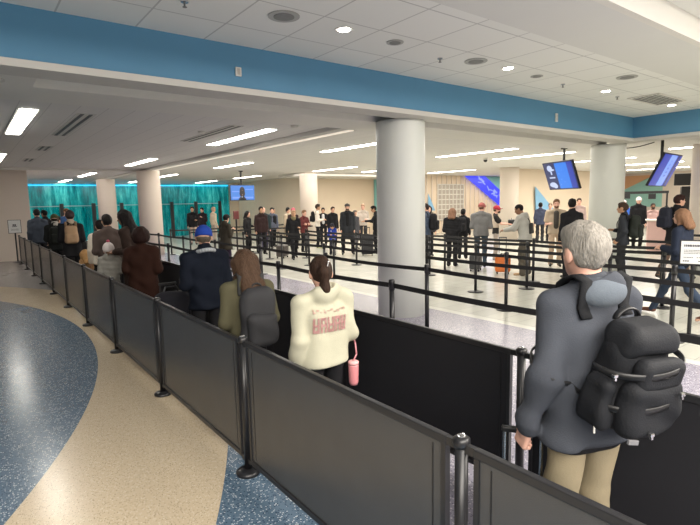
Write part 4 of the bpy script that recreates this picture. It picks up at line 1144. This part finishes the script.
# -- man in the cap
cap = person((2.03, 5.26), 0, 1.68, 'person in royal blue cap and navy jacket with pale grey collar, seen from behind', ('jacket', (.0035, .006, .013), dict(e=.032, hem=.47, amp=.005)), ('trousers', BLK), ('short', (.10, .08, .06)),
             head=(-28, 0), arms=('bent', 'bent'), vox=.0105, wide=1.14, extra=(('cap', (.015, .05, .30)), ('collar', (.32, .34, .36))), group='travellers in the queue lane between the panels')
t = thing('duffel_bag', 'dark bag riding on a suitcase beside the man in the blue cap', 'bag', (1.80, 5.75, .60))
f = Field(); f.box((0, 0, .17), (.19, .13, .15), .07); f.noise = folds(.012, 20, 2); V, Q = f.mesh(.012); to_mesh('bag_body', V, Q, cloth((.02, .02, .026)), t)
G().tube([Vector((-.10, 0, .28)), Vector((-.06, 0, .38)), Vector((.06, 0, .38)), Vector((.10, 0, .28))], .012, 8).done('bag_handle', M['black'], t)
G().ball((.02, -.12, .24), .018).done('shiny_clasp', M['chrome'], t)
suitcase('black suitcase under the dark bag beside the man in the blue cap', (1.80, 5.75), R(0), (.38, .26, .53), (.015, .015, .018), .42)

# -- group in the lane farther back
Gl = 'travellers in the queue lane between the panels'
person((2.01, 7.65), 30, 1.56, 'person with round dark curly hair in a rust brown coat, seen from behind', ('coat', (.028, .010, .006), dict(e=.05, amp=.006)), ('trousers', BLK), ('afro', (.022, .010, .008)), arms=('bent', 'bent'), head=(0, 5), skin='brown', vox=.013, group=Gl, wide=1.1)
person((2.20, 8.75), -50, 1.86, 'tall person with long dark hair and dark brown coat, left of the rust-coated person', ('coat', (.030, .018, .014), dict(e=.035)), ('trousers', BLK), ('long', (.012, .010, .010), -1.5), arms=('bent', 'bent'), head=(0, 12), lean=8, skin='brown', vox=.013, group=Gl)
t6 = person((2.05, 9.9), 0, 1.76, 'black-haired man in taupe jacket standing behind the small child', ('jacket', (.085, .062, .054), dict(e=.036)), ('trousers', BLK), ('short', BLACKH), arms=('bent', 'down'), skin='tan', vox=.014, group=Gl)
person((2.14, 11.0), 5, 1.64, 'person in cream coat partly hidden left of the man in the taupe jacket', ('jacket', (.62, .56, .47), dict(e=.03)), ('jeans', BLK), ('short', BLACKH), skin='tan', vox=.016, group=Gl)
person((1.86, 9.02), 15, 1.30, 'small child in grey and cream coat with white and pink pompom hat', ('puffer', (.30, .29, .26), dict(e=.03, hood=True)), ('leggings', (.45, .40, .34)), ('short', LBROWN), arms=('bent', 'bent'), head=(20, 0), vox=.014, group=Gl, extra=(('pompom_hat', (.62, .56, .54)), ('pompom', (.60, .12, .18)), ('scarf', (.1, .12, .11))))
person((1.92, 11.5), -20, 1.02, 'small fair child in tan patterned coat low beside the panels', ('coat', (.42, .24, .11), dict(e=.025, hem=.35)), ('leggings', (.35, .3, .25)), ('bob', (.42, .24, .10)), vox=.016, group=Gl)
p7 = person((1.98, 13.4), 8, 1.82, 'person in dark beanie and black coat wearing a tan checked backpack', ('jacket', BLK, dict(e=.035, hem=.42)), ('trousers', BLK), ('short', (.02, .012, .01)), arms=('bent', 'bent'), vox=.018, group=Gl, extra=(('beanie', (.05, .035, .035)), ('scarf', (.42, .33, .25))))
backpack(p7, 'tan checked backpack on the person in the dark beanie', (.38, .25, .15), (.30, .17, .42), .70, .014)
p8 = person((1.86, 15.0), 5, 1.74, 'person in olive cap and black jacket with a black backpack, left group', ('jacket', (.016, .018, .018), dict(e=.032)), ('trousers', BLK), ('short', (.02, .015, .01)), arms=('bent', 'bent'), vox=.018, group=Gl, extra=(('cap', (.07, .08, .035)), ('scarf', (.5, .48, .44))))
backpack(p8, 'black backpack on the person in the olive cap', (.014, .017, .015), (.31, .17, .44), .69, .016)
person((1.74, 17.6), 0, 1.87, 'black-haired person in slate blue jacket at the left end of the queue', ('jacket', (.045, .055, .075), dict(e=.03)), ('trousers', BLK), ('short', BLACKH), vox=.02, group=Gl)
person((2.10, 16.6), 20, 1.66, 'person in black between the slate blue jacket and the olive cap', ('jacket', (.02, .014, .014)), ('trousers', BLK), ('short', BLACKH), head=(-30, 0), vox=.02, skin='tan', group=Gl)
person((3.25, 22.9), 150, 1.86, 'distant person in blue shirt before the teal wall, above the olive cap', ('shirt', (.05, .12, .30)), ('trousers', BLK), ('short', LBROWN), vox=.022, arms=('bent', 'bent'), skin='light')
person((2.2, 19.9), -40, 1.83, 'dark-haired person farthest along the lane, by the teal wall', ('jacket', BLK), ('trousers', BLK), ('short', BLACKH), vox=.022, skin='brown', group=Gl)

Gt = 'people standing by the teal wall'
person((8.68, 23.75), 200, 1.82, 'distant person in black coat and light trousers before the teal wall, leftmost of three', ('jacket', BLK), ('trousers', (.45, .33, .28)), ('short', BLACKH), vox=.024, skin='tan', arms=('bent', 'down'), group=Gt)
person((9.44, 24.44), 230, 1.76, 'distant person in black holding a phone up, middle of three by the teal wall', ('jacket', (.02, .014, .018)), ('trousers', BLK), ('short', BLACKH), vox=.024, arms=('phone', 'down'), group=Gt)
person((9.9, 24.2), 80, 1.77, 'distant person in pale cream top, rightmost of three by the teal wall', ('sweater', (.70, .58, .45)), ('trousers', (.5, .42, .36)), ('short', (.5, .38, .28)), vox=.024, group=Gt)
person((5.72, 13.2), 80, 1.64, 'person in dark olive coat with a bag, right of the blue cap', ('coat', (.040, .034, .025), dict(e=.035, hem=.4)), ('trousers', (.03, .02, .04)), ('short', BLACKH), vox=.018, arms=('bent', 'phone'), head=(20, 20), skin='light')

Gm = 'standing crowd left of the front column'
person((8.68, 17.9), 150, 1.62, 'dark-coated person at the left end of the far crowd, below the television', ('jacket', BLK), ('trousers', BLK), ('bob', BLACKH), vox=.022, group=Gm, arms=('bent', 'down'))
person((8.75, 16.9), 190, 1.79, 'black-haired person in dark green and red, left of the bald man', ('jacket', (.03, .016, .016)), ('trousers', BLK), ('short', BLACKH), vox=.022, skin='tan', group=Gm)
person((9.53, 18.2), 205, 1.76, 'bald man in dark green top with a white chest logo, far crowd', ('sweater', (.022, .036, .042), dict(e=.03)), ('trousers', (.05, .045, .08)), ('balding', (.5, .35, .25)), legs='walk', vox=.022, skin='pink', group=Gm, extra=(('logo', (.7, .7, .7)),), wide=1.15)
person((10.3, 18.9), 200, 1.72, 'dark-haired man with slate sleeves and black vest, right of the bald man', ('jacket', (.10, .11, .15)), ('trousers', BLK), ('short', BLACKH), vox=.022, group=Gm, extra=(('vest', BLK),), legs='walk')
person((10.75, 19.7), 120, 1.70, 'distant person in dark red-brown coat behind the tall cream coat', ('coat', (.05, .02, .018)), ('trousers', BLK), ('short', BLACKH), vox=.024, group=Gm, skin='tan')
person((11.35, 19.4), 160, 1.68, 'distant person in long beige coat with dark hair, far crowd', ('coat', (.42, .34, .25)), ('trousers', BLK), ('short', BLACKH), vox=.024, group=Gm)
person((11.8, 20.1), 240, 1.70, 'black-haired person in cream sweater before the cream wall, far crowd', ('sweater', (.60, .52, .40)), ('trousers', DK), ('short', BLACKH), vox=.024, group=Gm, skin='tan')
m7 = person((8.82, 14.7), 200, 1.66, 'person in black coat with olive sleeves pulling a low trolley across the aisle', ('coat', BLK, dict(hem=.38)), ('trousers', BLK), ('short', (.42, .26, .16)), legs='walk', vox=.018, skin='tan', group=Gm, arms=('bent', 'pull'), extra=(('scarf', (.20, .17, .09)),))
suitcase('low dark trolley bag behind the person crossing the aisle', (8.72, 15.35), R(40), (.5, .3, .4), (.07, .06, .055), .45)
person((10.85, 18.1), 190, 1.70, 'person in pink cap behind the black coat, far crowd', ('jacket', (.05, .03, .03)), ('trousers', BLK), ('short', BLACKH), vox=.022, group=Gm, extra=(('cap', (.5, .12, .16)),))
person((10.3, 16.4), 170, 1.62, 'person in dark red top right of the person in black crossing the aisle', ('jacket', (.12, .03, .03)), ('trousers', BLK), ('short', LBROWN), vox=.022, group=Gm, skin='pink', arms=('cross', 'cross'))
m11 = person((11.55, 17.35), 120, 1.83, 'tall person in white sweater and black trousers seen from the side', ('sweater', (.72, .66, .58), dict(e=.024)), ('jeans', BLK), ('short', (.03, .02, .015)), vox=.02, skin='tan', arms=('bent', 'bent'), group=Gm, shoe=(.5, .52, .30))
backpack(m11, 'black backpack on the tall person in the white sweater', BLK, (.30, .17, .44), .72, .018)
person((12.56, 18.4), 215, 1.66, 'person in black jacket over a white shirt, arms folded, right of the white sweater', ('jacket', BLK), ('trousers', BLK), ('short', BLACKH), vox=.022, skin='tan', group=Gm, extra=(('shirt_front', (.6, .6, .6)),), arms=('hip', 'bent'))
person((10.44, 14.75), 205, 1.15, 'child in bright blue jacket and dark cap standing with hands together', ('hoodie', (.02, .045, .28), dict(e=.03)), ('trousers', (.02, .02, .03)), ('short', BLACKH), vox=.016, skin='tan', arms=('bent', 'bent'), group=Gm, extra=(('cap', (.02, .02, .03)), ('logo', (.7, .72, .75))))
person((12.0, 16.9), 190, 1.71, 'dark-haired person just behind the man in the flat cap', ('jacket', BLK), ('trousers', BLK), ('short', (.05, .03, .02)), vox=.022, group=Gm)
person((10.95, 14.5), 215, 1.83, 'tall man in flat cap and long charcoal coat beside the child in blue', ('coat', (.022, .024, .028), dict(hem=.33, e=.03)), ('trousers', BLK), ('short', (.1, .08, .07)), vox=.017, skin='light', group=Gm, extra=(('flat_cap', (.06, .055, .055)), ('shirt_front', BLK), ('beard', (.08, .05, .04))), legs='wide')
person((12.36, 15.9), 180, 1.56, 'person in grey-brown coat behind the narrow white placard', ('coat', (.07, .07, .08)), ('trousers', (.08, .07, .06)), ('short', (.15, .12, .1)), vox=.022, group=Gm)
person((13.28, 16.5), 225, 1.79, 'fair-haired man in pale striped shirt behind the narrow white placard', ('shirt', (.55, .48, .42)), ('trousers', DK), ('short', (.40, .26, .17)), vox=.022, skin='pink', group=Gm, arms=('bent', 'bent'))
m18 = person((12.35, 14.6), 305, 1.74, 'dark-haired man in black jacket facing left, beside a black suitcase, next to the front column', ('jacket', BLK), ('trousers', BLK), ('short', BLACKH), vox=.018, skin='tan', arms=('forward', 'bent'), group=Gm, head=(0, 15))
suitcase('black upright suitcase standing left of the man by the front column', (11.2, 13.7), R(-40), (.42, .28, .68), (.012, .013, .018), .25)

Gr = 'people waiting right of the front column'
person((12.5, 12.0), 215, 1.72, 'dark-haired person half hidden by the front column, left of the navy jacket', ('jacket', (.03, .03, .035)), ('trousers', BLK), ('bob', BLACKH), vox=.02, group=Gr)
m20 = person((10.85, 10.5), 331, 1.80, 'man in dusty blue jacket facing left with a black backpack, right of the front column', ('jacket', (.055, .075, .115), dict(e=.026)), ('trousers', BLK), ('short', (.02, .014, .012)), vox=.015, arms=('bent', 'down'), group=Gr, head=(10, 0))
backpack(m20, 'black backpack on the man in the dusty blue jacket', BLK, (.32, .22, .50), .70, .015)
m21 = person((10.95, 9.6), 60, 1.66, 'light brown-haired person in black puffer coat seen from behind', ('puffer', BLK, dict(e=.045, hem=.42)), ('trousers', BLK), ('bob', (.20, .11, .07)), vox=.015, arms=('bent', 'bent'), group=Gr)
m22 = person((11.34, 8.9), 50, 1.80, 'man in grey long-sleeved top and blue jeans with a red-brown cap, from behind', ('sweater', (.16, .16, .16), dict(e=.032, hem=.49)), ('jeans', (.04, .06, .085)), ('buzz', (.12, .06, .04)), vox=.015, arms=('bent', 'bent'), head=(-35, 0), skin='pink', group=Gr, extra=(('cap', (.32, .10, .09)),), wide=1.12)
p_ = person((12.6, 10.6), 60, 1.60, 'person in black between the puffer coat and the grey top, mostly hidden', ('jacket', BLK), ('trousers', BLK), ('short', BLACKH), vox=.018, group=Gr)
backpack(p_, 'black backpack between the puffer coat and the grey top', BLK, (.3, .2, .45), .7, .018)
suitcase('dark bag on wheels at the feet of the person in the puffer coat', (10.75, 8.6), R(30), (.45, .28, .40), (.04, .042, .045), 0)
m23 = person((13.0, 9.65), 144, 1.69, 'man in red cap with tan vest over black sleeves, facing right at the checkpoint', ('tshirt', (.02, .018, .018), dict(e=.02)), ('trousers', (.35, .30, .26)), ('short', BROWN), vox=.016, arms=('forward', 'forward'), group=Gr, skin='pink', extra=(('cap', (.30, .025, .04)), ('vest', (.50, .42, .34)), ('beard', (.07, .04, .03))))
hq_ = m23['world']((m23['hands'][0]+m23['hands'][1])/2)
t = thing('handheld_case', 'small black case held out by the man in the red cap', 'bag', (hq_.x, hq_.y, hq_.z-.02), R(-144))
f = Field(); f.box((0, 0, .09), (.16, .10, .09), .03); V, Q = f.mesh(.012); to_mesh('case_body', V, Q, M['black'], t)
G().tube([Vector((-.06, 0, .17)), Vector((0, 0, .22)), Vector((.06, 0, .17))], .01, 6).done('case_handle', M['black'], t)
m24 = person((10.87, 7.2), 348, 1.78, 'man in pale grey hoodie and dark olive trousers leaning left, wearing a sling bag', ('hoodie', (.38, .375, .345), dict(e=.040, hem=.50)), ('baggy', (.085, .075, .06)), ('buzz', BLACKH), vox=.014, arms=('forward', 'bent'), lean=8, head=(15, 22), skin='brown', group=Gr, shoe=(.42, .28, .16), wide=1.14, legs='wide')
def sling(P, label):
    t = None; Hh = P['H']
    b0 = march(P, (.05, 0, .66*Hh), (0, -1, 0)); c = V3(.05, b0[1]-.035, .655*Hh); off = c-V3(0, 0, .12)
    t = thing('sling_bag', label, 'bag', P['world'](off), -R(P['az']))
    f = Field(); f.box(c, (.11, .045, .13), .04, taper=.3); f.noise = folds(.004, 30, 1); V, Q = f.mesh(.012); to_mesh('bag_body', V, Q, cloth((.03, .03, .03)), t, off)
    pts, nr = [], []
    for s in np.linspace(0, 1, 14):
        x = .05+.06*(1-s) if s < .5 else .08-.16*(s-.5)*2*.2; z = (.68+.16*s)*Hh
        p = march(P, (x, 0, z), (0, -1, 0)) if z < .80*Hh else march(P, (x, 0, .76*Hh), (0, -math.cos((z-.80*Hh)/(.05*Hh)*1.4), math.sin((z-.80*Hh)/(.05*Hh)*1.4)))
        pts.append(p+V3(0, -.004, .002)); nr.append(V3(0, -1, .4))
    ribbon_obj('strap', pts, nr, .035, .008, cloth((.02, .02, .02)), t, off)
sling(m24, 'small dark sling bag on the back of the man in the pale grey hoodie')
suitcase('small orange hard-shell suitcase in front of the man in the pale grey hoodie', (10.75, 7.75), R(-50), (.37, .24, .44), (.62, .16, .03), .42)
m26 = person((12.9, 7.6), 235, 1.85, 'bearded man in khaki t-shirt with black chest straps, under the tilted screen', ('tshirt', (.44, .36, .27), dict(e=.024)), ('trousers', (.50, .38, .28)), ('short', LBROWN), vox=.015, arms=('bent', 'bent'), skin='pink', group=Gr, extra=(('beard', (.16, .08, .05)), ('shirt_front', (.06, .055, .05))), wide=1.08)
person((11.1, 6.15), 40, 1.86, 'dark-haired person in black jacket directly behind the grey-haired man', ('jacket', BLK), ('trousers', BLK), ('short', BLACKH), vox=.014, group=Gr, head=(-20, 0), extra=(('beard', (.03, .02, .02)),))
person((18.9, 10.2), 235, 1.85, 'distant pale-faced person above the grey-haired man, left of the right round column', ('shirt', (.4, .3, .28)), ('trousers', DK), ('short', (.05, .03, .02)), vox=.022, group=Gr, skin='pink')
person((19.0, 11.9), 60, 1.70, 'distant dark-haired person left of the bearded man', ('jacket', (.05, .06, .10)), ('trousers', DK), ('short', BLACKH), vox=.022, group=Gr)
person((19.9, 12.0), 240, 1.66, 'farthest pale-shirted person left of the bearded man', ('shirt', (.45, .42, .4)), ('trousers', DK), ('short', (.2, .15, .1)), vox=.022, group=Gr)
m30 = person((11.55, 5.2), 345, 1.76, 'man in charcoal jacket facing left with a black backpack, right of the round column', ('jacket', (.028, .031, .038), dict(e=.030)), ('trousers', (.016, .016, .02)), ('short', (.05, .03, .022)), vox=.013, arms=('pocket', 'bent'), group=Gr, skin='tan')
backpack(m30, 'black-green backpack on the man in the charcoal jacket', (.02, .024, .02), (.32, .24, .50), .70, .014, 1)
m31 = person((12.5, 4.5), 105, 1.90, 'tall person in long black coat and brown trousers below the leaning screen', ('jacket', BLK, dict(e=.035, hem=.44)), ('jeans', (.12, .075, .055)), ('short', (.03, .014, .012)), vox=.014, arms=('bent', 'bent'), group=Gr, head=(-30, 0), legs='walk')
backpack(m31, 'dark backpack on the tall person in the black coat', (.016, .018, .03), (.30, .2, .46), .74, .014, xo=-.12)
m32 = person((8.64, 3.02), 5, 1.69, 'brown-haired person in navy jacket and jeans striding left behind the notice sign', ('jacket', (.016, .022, .040), dict(e=.034, hem=.50)), ('jeans', (.030, .045, .075)), ('long', (.20, .11, .065), -.6), vox=.012, legs='stride', arms=('bent', 'down'), group=Gr, shoe=(.14, .06, .04))
t = thing('shoulder_bag', 'shaggy grey bag at the hip of the striding person, under the notice sign', 'bag', (8.75, 2.78, .70), R(30))
f = Field(); f.box((0, 0, .14), (.22, .10, .14), .06); f.noise = fuzz(.010, 60, 4); V, Q = f.mesh(.011); to_mesh('bag_body', V, Q, mat('shaggy_grey', (.30, .31, .28), .9, .5, 40), t)
G().tube([Vector((-.1, 0, .25)), Vector((-.06, 0, .5)), Vector((.02, .0, .62))], .012, 6).done('bag_strap', M['black'], t)

Gs = 'security staff at the far right desks'
person((20.6, 9.3), 235, 1.74, 'white-haired officer in bright blue shirt at the far right', ('shirt', (.05, .14, .55)), ('trousers', NAVY), ('short', (.62, .60, .58)), vox=.02, group=Gs, skin='pink')
person((19.3, 8.2), 240, 1.86, 'officer in black with a white cap at the far right desks', ('jacket', BLK), ('trousers', BLK), ('short', BLACKH), vox=.02, group=Gs, skin='pink', extra=(('cap', (.68, .62, .6)),))
person((20.0, 8.0), 235, 1.62, 'officer in pale pink top with dark mask behind the white desk', ('shirt', (.62, .42, .40)), ('trousers', DK), ('buzz', BLACKH), vox=.02, group=Gs, skin='brown', arms=('bent', 'bent'), extra=(('mask', (.02, .02, .02)),))
